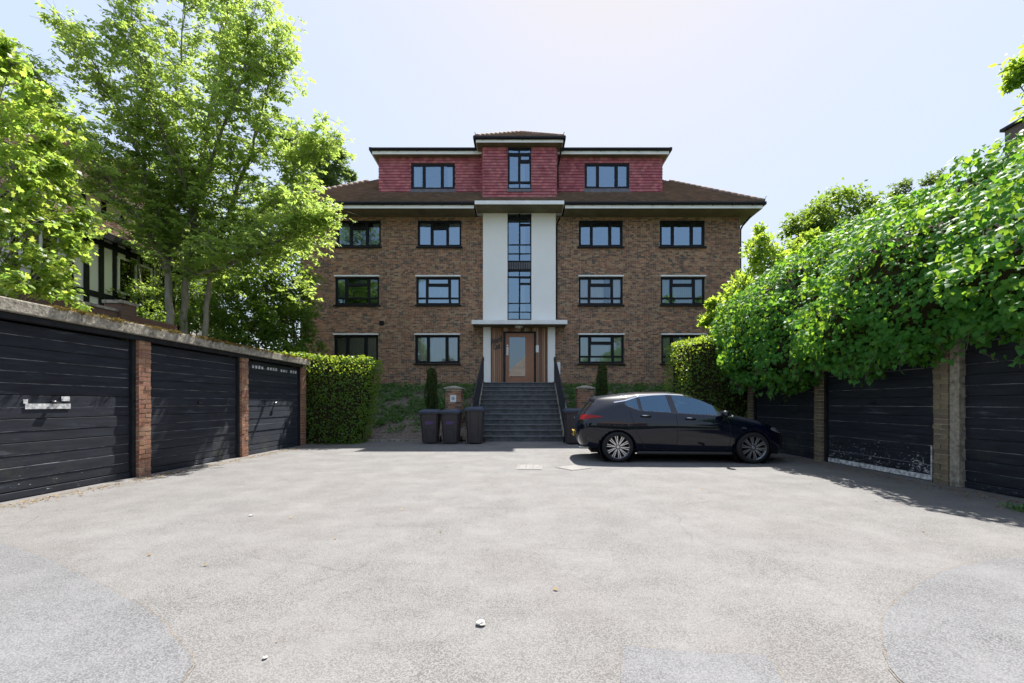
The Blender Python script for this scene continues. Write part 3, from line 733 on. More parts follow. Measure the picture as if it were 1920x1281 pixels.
tile_face(q, (TX1+.03, DY+.03, DZ0), (1, 0, 0), V_, Nf, int((DZ1-DZ0)/hg), spans_d(TX1+.03, DX1, DZ0, dwr), hg, .168, .016, .036, seed=7)
for xx, sg in ((DX0, -1), (DX1, 1)):
    tile_face(q, (xx, DY+.03 if sg > 0 else DY+4.5, DZ0), (0, sg, 0), V_, (sg, 0, 0), int((DZ1-DZ0)/hg), lambda r: [(0, 4.47)], hg, .168, .016, .036, seed=8)
q.build('hung_tile', mt['hung_tile'], dorm, kind='stuff')
for w in dwr:
    w2 = w
    window(bld, w2, DY+.005, styleA(), name='window', sill=False, curts=[(.03, .2, .03, .97, 3), (.82, .97, .03, .97, 3)] if w is dwr[0] else [])
    q = MB(); q.box(w[0]-.03, w[1]+.03, DY-.03, DY+.02, w[2]-.17, w[2]-.005); q.build('lead_apron', mt['lead'], dorm)
eaves(bld, DX0-.24, DX1+.24, DY-.24, DY+6.2, DZ1, .2, .16, .10, skip=[(TX0-.02, TX1+.02)])
q = MB(); q.box(DX0-.2, DX1+.2, DY-.2, DY+6.1, DZ1+.14, DZ1+.2); q.build('flat_roof', mt['lead'], dorm)
# bay
tw = (WX(952, TY), WX(996, TY), WZ(355, TY), WZ(277, TY))
q = MB()
for (a, b_, c, d) in solid_minus(TX0, TX1, TZ0, TZ1, [tw]): q.box(a, b_, TY+.03, TY+.2, c, d)
q.box(TX0, TX0+.2, TY+.21, DY+4, TZ0, TZ1); q.box(TX1-.2, TX1, TY+.21, DY+4, TZ0, TZ1); q.box(TX0+.2, TX1-.2, DY+2.5, DY+2.6, TZ0, TZ1-.01)
bay = q.build('bay', mt['under_roof'], bld)
q = MB()
tile_face(q, (TX0, TY+.03, TZ0), (1, 0, 0), V_, Nf, int((TZ1-TZ0)/hg), spans_d(TX0, TX1, TZ0, [tw]), hg, .168, .016, .036, seed=9)
for xx, sg in ((TX0, -1), (TX1, 1)):
    tile_face(q, (xx, TY+.03 if sg > 0 else TY+4, TZ0), (0, sg, 0), V_, (sg, 0, 0), int((TZ1-TZ0)/hg), lambda r: [(0, 3.97)], hg, .168, .016, .036, seed=10)
q.build('hung_tile', mt['hung_tile'], bay, kind='stuff')
towerA = [(.045, .455, .875, .955), (.525, .955, .875, .955), (.085, .44, .19, .80), (.565, .90, .71, .805), (.54, .93, .19, .635), (.045, .47, .035, .14), (.53, .955, .035, .14)]
window(bld, tw, TY+.0, towerA, sill=False, curts=[(.55, .74, .03, .62, 3)])
q = MB(); q.box(tw[0]-.03, tw[1]+.03, TY-.04, TY+.02, tw[2]-.12, tw[2]-.005); q.build('lead_apron', mt['lead'], bay)
eaves(bld, TX0-.27, TX1+.27, TY-.27, DY+4.2, TZ1, .27, .14, .11)
# pyramid roof of the bay
ex0, ex1, ey0, ez = TX0-.30, TX1+.30, TY-.30, TZ1+.19
hw = (ex1-ex0)/2; ap = Vector(((ex0+ex1)/2, ey0+hw, ez+hw*.72)); ey1 = DY+4.2; apb = Vector((ap.x, ey1-hw, ap.z))
q = MB(); q.tri((ex0, ey0, ez), (ex1, ey0, ez), ap); q.quad((ex1, ey0, ez), (ex1, ey1, ez), apb, ap); q.quad((ex0, ey1, ez), (ex0, ey0, ez), ap, apb); q.tri((ex1, ey1, ez), (ex0, ey1, ez), apb)
broof = q.build('roof', mt['under_roof'], bld)
q = MB(); s2 = math.sqrt(1+.72**2)
tile_face(q, (ex0, ey0, ez), (1, 0, 0), Vector((0, 1, .72)).normalized(), Vector((0, -.72, 1)).normalized(), int(hw*s2/.1), lambda r: [(r*.1/s2, 2*hw-r*.1/s2)] if hw-r*.1/s2 > .05 else [], .1, .168, seed=12)
q.build('roof_tile', mt['roof_tile'], broof, kind='stuff')
for sx, S in ((1, Vector((ex0, ey0, ez))), (-1, Vector((ex1, ey0, ez)))):
    d = (ap-S).normalized(); up_ = Vector((0, 0, 1))
    for k in range(10):
        c0 = S+d*(.02+k*.29)+up_*.03; q = MB(); q.tube([c0, c0+d*.30+up_*.01], [.075, .09], 8); q.build('hip_tile', mt['roof_tile'], broof, smooth=True)
    q = MB(); p = S+Vector((.02*sx, 0, .05)); q.tube([p, p+Vector((0, 0, .08)), p+Vector((-.04*sx, -.02, .15))], .013, 5); q.build('hip_iron', mt['iron'], broof)
# rainwater pipes
q = MB(); px = TX1+.12
q.tube([(px+.12, TY+.1, TZ1-.02), (px+.06, TY+.45, TZ1-.35), (px, DY-.10, TZ1-.6), (px, DY-.10, DZ0+.2)], .036, 8)
q.build('downpipe', mt['black_gutter'], bld, smooth=True)
q = MB(); q.tube([(BX1+.38, EY+.75, SOF-.05), (BX1+.30, EY+.78, SOF-.16), (BX1+.08, FY-.02, SOF-.42), (BX1+.06, FY+.1, SOF-.55), (BX1+.06, FY+.1, BZ0)], .038, 8)
q.build('downpipe', mt['black_gutter'], bld, smooth=True)
q = MB(); q.tube([(BAYX1+.2, FY-.05, SOF-.05), (BAYX1+.06, FY-.05, SOF-.35), (BAYX1+.055, FY-.05, 4.95)], .03, 8)
q.build('downpipe', mt['black_gutter'], bld, smooth=True)

# ---------------- white centre bay with stair windows
BYF = 18.8
SY = 17.97
sl = MB(); sz1 = WZ(376, SY); sz0 = WZ(383, SY)
sl.box(WX(890, SY), WX(1058, SY), SY, 19.25, sz0, sz1); cs_ = sl.build('canopy_slab', mt['white_paint'], bld, bevel=.008)
sl = MB(); sl.box(WX(890, SY)+.03, WX(1058, SY)-.03, SY+.03, BYF-.002, sz0-.012, sz0-.002); sl.build('soffit', mt['soffit'], cs_)  # thin dark sheet added under the white slab to stand for its shade
s2_ = MB(); cz1 = WZ(600, 18.15); cz0 = cz1-.18
s2_.box(WX(884, 18.15), WX(1064, 18.15), 18.15, FY-.004, cz0, cz1); cs_ = s2_.build('canopy_slab', mt['white_paint'], bld, bevel=.008)
s2_ = MB(); s2_.box(WX(884, 18.15)+.03, WX(1064, 18.15)-.03, 18.18, FY-.03, cz0-.010, cz0-.002); s2_.build('soffit', mt['soffit'], cs_)  # entrance canopy underside: shade painted on by another added dark sheet
gx0, gx1 = WX(951.5, BYF), WX(996.5, BYF)
gap_hole = (gx0, gx1, cz1+.02, WZ(393, BYF))
q = MB()
for (a, b_, c, d) in solid_minus(BAYX0, BAYX1, cz1-.002, sz0+.002, [gap_hole]): q.box(a, b_, BYF, FY+.3, c, d)
q.build('render_panel', mt['white_render'], bld)
q = MB(); q.box(gx0+.003, gx1-.003, BYF+.05, FY+.3, gap_hole[3]-.001, sz0-.004); q.build('bay_lintel', mt['cream_paint'], bld)
def stair_win(yt, yb, cells, curts):
    w = (gx0, gx1, WZ(yb, BYF), WZ(yt, BYF))
    window(bld, w, BYF+.06, cells, sill=False, curts=curts)
up_cells = [(.04, .475, .87, .965), (.525, .96, .87, .965), (.04, .475, .34, .84), (.54, .94, .74, .83), (.54, .94, .34, .70), (.04, .475, .165, .325), (.525, .96, .165, .325), (.04, .475, .02, .15), (.525, .96, .02, .15)]
stair_win(393.5, 490, up_cells, [(.55, .75, .18, .7, 3)])
stair_win(505, 599.5, up_cells, [(.55, .75, .18, .7, 3)])
q = MB(); q.box(gx0, gx1, BYF+.09, BYF+.2, WZ(505, BYF), WZ(490, BYF)); sp_ = q.build('spandrel', mt['black_gutter'], bld)
for k in range(13):
    x = gx0+.03+(gx1-gx0-.06)*(k+.5)/13; q = MB(); q.box(x-.022, x+.022, BYF+.055, BYF+.088, WZ(504, BYF), WZ(491, BYF)); q.build('spandrel_slat', mt['lead'], sp_)
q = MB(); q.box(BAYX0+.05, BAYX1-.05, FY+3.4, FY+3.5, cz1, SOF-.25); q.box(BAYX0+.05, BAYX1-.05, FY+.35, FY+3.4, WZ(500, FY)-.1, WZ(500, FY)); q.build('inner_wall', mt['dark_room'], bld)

# ---------------- entrance
LZ = 2.045
for xa, xb in ((906, 920), (1027, 1041)):
    q = MB(); q.box(WX(xa, BYF), WX(xb, BYF), BYF, FY+.3, LZ-.05, cz0-.013); q.build('pilaster', mt['white_render'], bld)
CY = 18.93
q = MB()
dhx0, dhx1 = WX(944, CY), WX(1005, CY); dhz1 = WZ(621.5, CY)
for (a, b_, c, d) in solid_minus(WX(920, CY), WX(1027, CY), LZ-.04, cz0-.013, [(dhx0, dhx1, 0, dhz1)]): q.box(a, b_, CY+.03, CY+.12, c, d)
clad = q.build('cladding', mt['black_timber'], bld)
def boards(xa, xb, z0, z1, w=.085):
    n = max(1, round((xb-xa)/w)); w = (xb-xa)/n
    for k in range(n):
        q = MB(); a = xa+k*w; q.hexa([(a+.010, CY, z0), (a+w-.010, CY, z0), (a+w-.001, CY+.028, z0), (a+.001, CY+.028, z0), (a+.010, CY, z1), (a+w-.010, CY, z1), (a+w-.001, CY+.028, z1), (a+.001, CY+.028, z1)])
        q.build('cladding_board', mt['clad_wood'], clad)
boards(WX(920, BYF)+.02, dhx0, LZ-.03, cz0-.014); boards(dhx1, WX(1027, BYF)-.02, LZ-.03, cz0-.014); boards(dhx0, dhx1, dhz1, cz0-.014)
q = MB()
for (a, b_, c, d) in solid_minus(dhx0+.002, dhx1-.002, LZ-.03, dhz1-.002, [(dhx0+.085, dhx1-.085, 0, dhz1-.075)]): q.box(a, b_, CY-.01, CY+.10, c, d)
q.build('door_frame', mt['black_timber'], bld)
ddx0, ddx1, ddz0, ddz1 = dhx0+.088, dhx1-.088, LZ+.0, dhz1-.08
gl = (WX(955, CY), WX(985, CY), WZ(707, CY)+.0, WZ(632, CY))
q = MB()
for (a, b_, c, d) in solid_minus(ddx0, ddx1, ddz0, ddz1, [gl]): q.box(a, b_, CY+.03, CY+.085, c, d)
door = q.build('door', mt['door_wood'], bld, bevel=.004)
for xx in (WX(989, CY), WX(995, CY)):
    q = MB(); q.box(xx-.008, xx+.008, CY+.018, CY+.028, ddz0+.02, ddz1-.03); q.build('door_moulding', mt['door_wood'], door)
q = MB(); q.quad((gl[0], CY+.055, gl[2]), (gl[1], CY+.055, gl[2]), (gl[1], CY+.055, gl[3]), (gl[0], CY+.055, gl[3])); q.build('pane', mt['door_glass'], door)
q = MB(); hx = WX(951.5, CY); q.box(hx-.045, hx+.045, CY+.015, CY+.028, WZ(666, CY), WZ(651, CY)); q.tube([(hx, CY+.01, WZ(663, CY)), (hx, CY-.04, WZ(662, CY)), (hx, CY-.04, WZ(655, CY)), (hx, CY+.01, WZ(654, CY))], .014, 6); q.tube([(hx, CY+.028, WZ(648, CY)), (hx, CY-.005, WZ(648, CY))], .04, 12); q.build('door_handle', mt['plastic_white'], door)
q = MB(); ix = WX(1007.5, CY); q.box(ix-.065, ix+.065, CY-.03, CY-.003, WZ(661, CY), WZ(647.5, CY)); ip = q.build('intercom', mt['plastic_white'], bld, bevel=.005)
for k in range(6):
    q = MB(); bx, bz = ix-.025+.05*(k % 2), WZ(658, CY)+.05*(k//2); q.box(bx-.014, bx+.014, CY-.037, CY-.031, bz-.012, bz+.012); q.build('call_button', mt['steel'], ip)
q = MB(); q.box(ix-.008, ix+.008, CY-.012, CY-.002, WZ(647, CY), cz0-.02); q.build('cable_trunking', mt['plastic_white'], bld)
q = MB(); lx, ly = WX(973, 18.6), 18.6
q.lathe([(.0, -.10), (.10, -.092), (.16, -.055), (.18, -.012), (.19, -.002), (.0, -.002)], (lx, ly, cz0-.012), (0, 0, 1), 24); q.build('bulkhead_lamp', mt['lamp_glass'], bld, smooth=True)
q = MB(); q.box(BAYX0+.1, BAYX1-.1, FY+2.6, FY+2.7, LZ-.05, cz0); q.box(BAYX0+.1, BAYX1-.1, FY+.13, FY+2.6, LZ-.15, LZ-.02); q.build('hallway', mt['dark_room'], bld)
for txt, px_, py_ in (('Ashcroft', 922.0, 646), ('Court', 926.5, 656.5)):
    cu = bpy.data.curves.new('house_name', 'FONT'); cu.body = txt; cu.size = .36 if txt == 'Ashcroft' else .34; cu.shear = .35; cu.extrude = .006; cu.offset = .006; cu.space_character = .80 if txt == 'Ashcroft' else .9; cu.resolution_u = 2
    to = bpy.data.objects.new('house_name', cu); link(to)
    dg = bpy.context.evaluated_depsgraph_get(); me = bpy.data.meshes.new_from_object(to.evaluated_get(dg)); bpy.data.objects.remove(to)
    mo = link(bpy.data.objects.new('house_name', me), bld); me.materials.clear(); me.materials.append(mt['lettering'])
    wdt = max(v.co.x for v in me.vertices); tgt = (943.5-921)*CY/F if txt == 'Ashcroft' else (940-926)*CY/F
    mo.scale = (tgt/wdt, 1, 1)
    mo.rotation_euler = Matrix.Rotation(math.radians(-17), 3, 'Y').to_4x4().to_3x3().to_euler() if False else (PI/2, math.radians(-17), 0)
    mo.location = Vector((WX(px_, CY), CY-.02, WZ(py_, CY)))-WLOC[bld]
# aerial peeping over the roof
q = MB(); p = P3(1066, 279, 21.0); q.tube([p-Vector((0, 0, .6)), p+Vector((0, 0, .05))], .014, 5); q.tube([p+Vector((-.1, 0, 0)), p+Vector((.12, 0, .03))], .01, 5); q.build('aerial', mt['galv'], bld)

# ================================================================== ENTRANCE STEPS, RAILINGS, PIERS
SB, ST, SWB = 13.5, 16.9, 1.40
stp = thing('entrance_steps', 'flight of twelve dark stone steps climbing to the entrance door', 'steps', (0, SB, 0))
nr = 12; rise = LZ/nr; run = (ST-SB)/(nr-1)
for k in range(nr):
    y0 = SB+k*run; y1 = y0+run+.05 if k < nr-1 else FY+.02
    q = MB(); q.box(-SWB, SWB, y0+.02, y1, -.05 if k == 0 else k*rise-.03, (k+1)*rise-.045); 
    s_ = q.build('step', mt['step_stone'], stp)
    q = MB(); q.box(-SWB-.012, SWB+.012, y0-.008, y1-.002, (k+1)*rise-.044, (k+1)*rise); q.build('tread', mt['step_stone'], s_, bevel=.008)
    q = MB(); q.box(-SWB+.02, SWB-.02, y0-.011, y0+.012, (k+1)*rise-.018, (k+1)*rise+.003); q.build('worn_edge', mt['nosing'], s_, bevel=.003)
q = MB()
for sg in (-1, 1):
    a, b_ = sorted((sg*(SWB+.013), sg*(SWB+.27)))
    q.hexa([(a, SB-.02, -.05), (b_, SB-.02, -.05), (b_, FY-.03, -.05), (a, FY-.03, -.05), (a, SB-.02, .30), (b_, SB-.02, .30), (b_, ST+.2, LZ+.06), (a, ST+.2, LZ+.06)])
    q.hexa([(a, ST+.2, LZ-.5), (b_, ST+.2, LZ-.5), (b_, FY-.03, LZ-.5), (a, FY-.03, LZ-.5), (a, ST+.2, LZ+.06), (b_, ST+.2, LZ+.06), (b_, FY-.03, LZ+.06), (a, FY-.03, LZ+.06)])
q.build('flank_wall', mt['mortar'], stp)
rr = random.Random(4)
for sg in (-1, 1):          # irregular stones bedded on top of the flank walls
    y = SB; 
    while y < ST+.1:
        L = rr.uniform(.16, .34); xa = SWB+.02; 
        split = rr.uniform(.09, .17)
        for x0, x1 in ((xa, xa+split-.006), (xa+split+.006, SWB+.275)):
            f = lambda yy: .30+(LZ+.06-.30)*(yy-SB+.02)/(ST+.22-SB)
            a, b_ = sorted((sg*x0, sg*x1)); h = rr.uniform(.012, .028); q = MB()
            q.hexa([(a, y, f(y)-.01), (b_, y, f(y)-.01), (b_, y+L-.012, f(y+L)-.01), (a, y+L-.012, f(y+L)-.01), (a, y, f(y)+h), (b_, y, f(y)+h), (b_, y+L-.012, f(y+L)+h), (a, y+L-.012, f(y+L)+h)])
            q.build('paving_stone', mt['paving'], stp, bevel=.006)
        y += L
for sg, lab in ((-1, 'black iron stair railing on the flank nearer the three wheelie bins'), (1, 'black iron stair railing on the flank nearer the parked car')):
    x = sg*1.43; t = thing('stair_railing', lab, 'railing', (x, SB, 0), group='railings of the entrance steps')
    top = [(x, 13.30, 0.95), (x, 13.30, 1.34), (x, 13.36, 1.42), (x, 13.6, 1.50), (x, ST, 3.02), (x, 17.15, 3.06)]
    q = MB(); q.tube(top[1:], .027, 8); q.tube([(x, 17.15, 3.06), (x, 17.28, 3.04), (x, 17.30, 2.96), (x, 17.24, 2.9)], .022, 6); q.build('handrail', mt['iron'], t, smooth=True)
    rail = lambda yy: 1.50+(yy-13.6)*(3.02-1.50)/(ST-13.6); low = lambda yy: .46+(yy-13.6)*(2.18-.46)/(ST-13.6)
    q = MB(); q.tube([(x, 13.32, .34), (x, 13.6, .46), (x, ST, 2.18)], .018, 6); q.build('bottom_rail', mt['iron'], t)
    for yy in (13.32, 15.1, ST, 17.15):
        q = MB(); q.box(x-.02, x+.02, yy-.02, yy+.02, max(-.01, .15+(yy-SB)*.52) if yy > 13.4 else 0, min(rail(yy), 3.03)); q.build('post', mt['iron'], t)
    yy = 13.43
    while yy < ST-.03:
        q = MB(); q.box(x-.009, x+.009, yy-.009, yy+.009, low(yy), rail(yy)); q.build('baluster', mt['iron'], t); yy += .105
    if sg > 0:
        bt = thing('notice_board', 'small pale notice board fixed behind the railing top beside the white pilaster', 'notice board', (WX(1047, 17.6), 17.6, 2.4))
        q = MB(); q.box(WX(1043.5, 17.6), WX(1050.5, 17.6), 17.6, 17.63, WZ(702, 17.6), WZ(679, 17.6)); q.build('board', mt['plastic_white'], bt)
        q = MB(); q.box(WX(1046, 17.62), WX(1048, 17.62), 17.632, 17.67, 1.9, WZ(702, 17.6)+.1); q.build('post', mt['iron'], bt)

def brick_pier(x, y, top, lab, sign=False):
    w = .27; t = thing('brick_pier', lab, 'pier', (x, y, bank_z(y)-.1), group='low brick piers either side of the steps')
    z0 = bank_z(y-.3)-.15
    q = MB(); q.box(x-w+.012, x+w-.012, y-w+.012, y+w-.012, z0, top-.07); core = q.build('pier_core', mt['mortar'], t)
    z = z0; k = 0
    while z+.065 < top-.06:
        L = 2*w
        cuts = [0, .215, .43, L] if k % 2 == 0 else [0, .105, .325, L]
        for sx in range(4):
            for a, b_ in zip(cuts, cuts[1:]):
                a2, b2 = a+.005, b_-.005
                if b2-a2 < .03: continue
                q = MB(); p = R.uniform(0, .004)
                if sx == 0: q.box(x-w+a2, x-w+b2, y-w-p, y-w+.011, z, z+.065)
                elif sx == 1: q.box(x-w+a2, x-w+b2, y+w-.011, y+w+p, z, z+.065)
                elif sx == 2: q.box(x-w-p, x-w+.011, y-w+a2, y-w+b2, z, z+.065)
                else: q.box(x+w-.011, x+w+p, y-w+a2, y-w+b2, z, z+.065)
                if sx != 1: q.build('brick', mt['brick'], core)
        z += .075; k += 1
    q = MB(); W = w+.05; q.hexa([(x-W, y-W, top-.07), (x+W, y-W, top-.07), (x+W, y+W, top-.07), (x-W, y+W, top-.07), (x-W, y-W, top-.03), (x+W, y-W, top-.03), (x+W, y+W, top-.03), (x-W, y+W, top-.03)])
    q.hexa([(x-W, y-W, top-.031), (x+W, y-W, top-.031), (x+W, y+W, top-.031), (x-W, y+W, top-.031), (x-.05, y-.05, top+.05), (x+.05, y-.05, top+.05), (x+.05, y+.05, top+.05), (x-.05, y+.05, top+.05)])
    q.build('coping', mt['concrete'], t)
    if sign:
        sx0, sx1, sz0_, sz1_ = WX(844, y-w), WX(855.5, y-w), WZ(754, y-w), WZ(741, y-w); yy = y-w
        q = MB(); q.box(sx0, sx1, yy-.022, yy-.006, sz0_, sz1_); s_ = q.build('number_plate_sign', mt['plastic_white'], t)
        q = MB(); cx, cz = (sx0+sx1)/2, (sz0_+sz1_)/2
        q.tube([(cx+.045*math.cos(a), yy-.024, cz+.045*math.sin(a)+.012) for a in [i*PI/8 for i in range(-4, 13)]], .009, 5); q.tube([(cx-.02, yy-.024, cz-.03), (cx+.015, yy-.024, cz+.03), (cx+.02, yy-.024, cz-.03)], .009, 5)
        q.build('emblem', mt['sign_grey'], s_)
brick_pier(WX(851, 14.6), 14.75, 1.77, 'low brick pier with a white emblem plate behind the bins', True)
brick_pier(WX(1097, 14.6), 14.75, 1.78, 'low brick pier with a pale stone cap behind the lone bin')

# ================================================================== GARAGES
stretch_me = {}
def brick_me(mat, L, key):
    if (key, L) in stretch_me: return stretch_me[(key, L)]
    q = MB(); q.box(0, .09, 0, L, 0, .065)
    me = q.mesh('brick', mat); stretch_me[(key, L)] = me; return me
def garage_row(side, ys, label, brickkey):
    X = -6.2 if side < 0 else 6.28
    s = -side                                   # direction towards the forecourt
    row = thing('garage_row', label, 'garages', (X, ys[-1], 0))
    pw = .235; zt = 2.31; rec = .095
    def bx(mb, x0, x1, y0, y1, z0, z1):
        a, b_ = X+s*x0, X+s*x1
        mb.box(min(a, b_), max(a, b_), y0, y1, z0, z1)
    # back and end walls, roof deck
    q = MB(); bx(q, -5.0, -4.8, ys[0]-.2, ys[-1]+.3, 0, zt); bx(q, -4.8, -.30, ys[-1]+.13, ys[-1]+.235, 0, zt); bx(q, -4.8, -.3, ys[0]-.12, ys[0], 0, zt)
    q.build('wall', mt['brick_dark'], row)
    q = MB(); bx(q, -5.0, -.12, ys[0]-.2, ys[-1]+.3, zt+.002, zt+.10); q.build('roof_deck', mt['concrete'], row)
    # concrete edge in lengths
    y = ys[-1]+.30; k = 0
    while y > ys[0]-.2:
        L = R.uniform(1.15, 1.45); y2 = max(y-L, ys[0]-.25)
        q = MB(); dz = R.uniform(-.008, .008); dx = R.uniform(-.006, .006)
        n = 6; P = []
        bx(q, -.13, .085+dx, y2+.006, y, zt+.0, zt+.165+dz)
        q.build('edge_slab', mt['concrete'], row, bevel=.014); y = y2; k += 1
    q = MB(); bx(q, -.12, .03, ys[0], ys[-1], zt-.075, zt-.002); q.build('lintel_beam', mt['black_timber'], row)
    for y in ys:                                # pillars of single bricks
        q = MB(); bx(q, -.30, -.012, y+.008, y+pw-.008, 0, zt-.002); pil = q.build('pillar', mt['mortar'], row)
        z = .0; c = 0
        while z+.065 < zt-.01:
            parts = [(0, .225)] if c % 2 == 0 else [(0, .107), (.118, .107)]
            for a, L in parts:
                me = brick_me(mt[brickkey], round(L, 4), brickkey)
                o = link(bpy.data.objects.new('brick', me), pil)
                xx = X-.09 if s > 0 else X
                o.location = Vector((xx+R.uniform(-.006, .006), y+.005+a+R.uniform(-.002, .002), z+R.uniform(-.0015, .0015)))-WLOC[row]
                o.rotation_euler = (0, R.uniform(-.02, .02), R.uniform(-.02, .02))
            z += .075; c += 1
    for i, (ya, yb) in enumerate(zip(ys, ys[1:])):
        y0, y1 = ya+pw, yb                     # opening between pillars
        q = MB(); bx(q, -rec-.02, -rec+.045, y0+.001, y0+.06, 0, zt-.077); bx(q, -rec-.02, -rec+.045, y1-.06, y1-.001, 0, zt-.077)
        fr = q.build('door_frame', mt['black_timber'], row)
        top = zt-.10; nb = 14; bh = (top-.10)/nb; d0, d1 = y0+.066, y1-.066
        q = MB(); bx(q, -rec-.05, -rec-.02, d0, d1, .05, top); 
        chipped = side > 0 and i == len(ys)-3
        bm_ = mt['board_chipped'] if chipped else mt['board']
        door = q.build('garage_door', mt['black_timber'], row)
        for k in range(nb):
            z = .10+k*bh; q = MB(); tilt = .006 if k % 2 else .0
            gapy = .016 if k % 2 == 0 else .005
            bx(q, -rec-.02, -rec+R.uniform(-.002, .003)+tilt, d0+.002, d1-.002, z+gapy/2, z+bh-gapy/2)
            q.build('board', bm_, door, bevel=.004)
            if k:      # paint-worn arris along each joint
                q = MB(); bx(q, -rec-.012, -rec-.001+tilt*.5, d0+.02, d1-.02, z-.0035, z+.0035-(.001 if k % 2 else 0)); 
                if k % 2 or R.random() < .35: q.build('worn_edge', mt['board_edge'], door)
        q = MB(); bx(q, -rec-.02, -rec+.012, d0, d1, .012, .094); q.build('bottom_rail', mt['chalk_white'] if chipped else bm_, door, bevel=.004)
        q = MB(); ym = (d0+d1)/2; zc = 1.22
        q.tube([(X+s*(-rec+.0), ym, zc), (X+s*(-rec+.05), ym, zc)], .022, 8); q.tube([(X+s*(-rec+.05), ym-.055, zc+.01), (X+s*(-rec+.05), ym+.055, zc-.01)], .011, 6)
        hd = q.build('handle', mt['galv'] if (side < 0 and i == len(ys)-2) else mt['iron'], door, smooth=True)
        if side < 0 and i == len(ys)-2:        # pale painted slots along the top board of the end door
            for k in range(17):
                if k in (3, 7, 12): continue
                yy = d1-.12-(d1-d0-.24)*k/17; q = MB(); h = R.uniform(.03, .05); bx(q, -rec+.0105, -rec+.014, yy-.042, yy+.030, top-.17, top-.17+h+.03)
                q.build('slot', mt['chalk_white'], door)
        if side < 0 and i == len(ys)-4:        # torn white notice left on the first full door in view
            for (za, zb, ya_, yb_, m_) in ((1.13, 1.20, 5.43, 5.98, 'chalk_white'), (1.20, 1.255, 5.41, 5.46, 'chalk_white'), (1.235, 1.30, 5.86, 5.97, 'chalk_white')):
                q = MB(); bx(q, -rec+.009, -rec+.0125, ya_, yb_, za, zb); q.build('torn_notice', mt[m_], door)
        if side > 0 and chipped:
            q = MB(); bx(q, -rec+.004, -rec+.016, d0, d0+.05, .095, .55); q.build('white_stile', mt['chalk_white'], door)
    if side > 0:                                # concrete post beside one pillar
        for y in ys[-3:-2]:
            q = MB(); bx(q, -.2, .0, y-.15, y-.012, 0, zt-.08); q.build('concrete_post', mt['concrete'], row, bevel=.01)
    return row
LY = [7.06-2.65*2-.1, 7.06-2.65-.1, 7.06-.1, 9.65-.1, 12.30-.1]
garage_row(-1, LY, 'row of low garages with black boarded doors under a mossy concrete edge', 'red_brick')
RY = [6.24-2.64*2, 6.24-2.64, 6.24, 8.85, 11.5]
garage_row(1, RY, 'row of low garages with peeling black doors beneath the overhanging ivy', 'buff_brick')
# moss along the top of the mossy edge
rs = np.random.RandomState(5); cen = []
for k in range(900):
    y = rs.uniform(5.6, 12.5); 
    if mnoise.noise((y*1.7, 2., 0.))+.1 < 0 and rs.rand() < .8: continue
    cen.append((-6.105-rs.rand()**2*.3, y, 2.482-.02*rs.rand()))
P, D, N = clump_leaves(cen, rs.uniform(.025, .06, len(cen)), 34, rs, .6, -.3, .3)
o = leaf_obj('moss', P, D, N, rs.uniform(.012, .03, len(P)), 'lance', mt['moss'], kind='stuff')
tag(o, 'brown and green moss growing along the top of the concrete garage edge', 'moss')
# dry litter at the foot of the garages
rs = np.random.RandomState(6)
ya = rs.uniform(4.5, 13.2, 1500); xa = -6.08+np.abs(rs.normal(size=1500))*.16+np.where(ya > 11.8, rs.rand(1500)*.9, 0)
yb_ = rs.uniform(4., 11., 900); xb_ = 6.12-np.abs(rs.normal(size=900))*.22
P = np.concatenate([np.stack([xa, ya, np.full(1500, .009)], 1), np.stack([xb_, yb_, np.full(900, .009)], 1), np.stack([rs.uniform(-5.5, 5.5, 60), rs.uniform(1.9, 12, 60), np.full(60, .010)], 1)])
o = leaf_obj('leaf_litter', P, rs.normal(size=P.shape)*[1, 1, .12], rs.normal(size=P.shape)*.2+[0, 0, 1], rs.uniform(.012, .04, len(P)), 'oval', mt['litter'], kind='stuff')
tag(o, 'dry brown leaf litter drifted against the foot of the garage doors', 'leaf litter')
# weeds at the foot of the right doors
P, D, N = clump_leaves([(WX(1895, 4.85), 4.85, .03), (WX(1905, 4.8), 4.75, .02), (5.7, 4.7, .02)], [.10, .08, .07], 30, rs, .3, .0, .6)
o = leaf_obj('weed', P, D, N, rs.uniform(.03, .07, len(P)), 'lance', mt['cover_leaf']); tag(o, 'small green weed on the shaded tarmac by the garage door', 'weed')

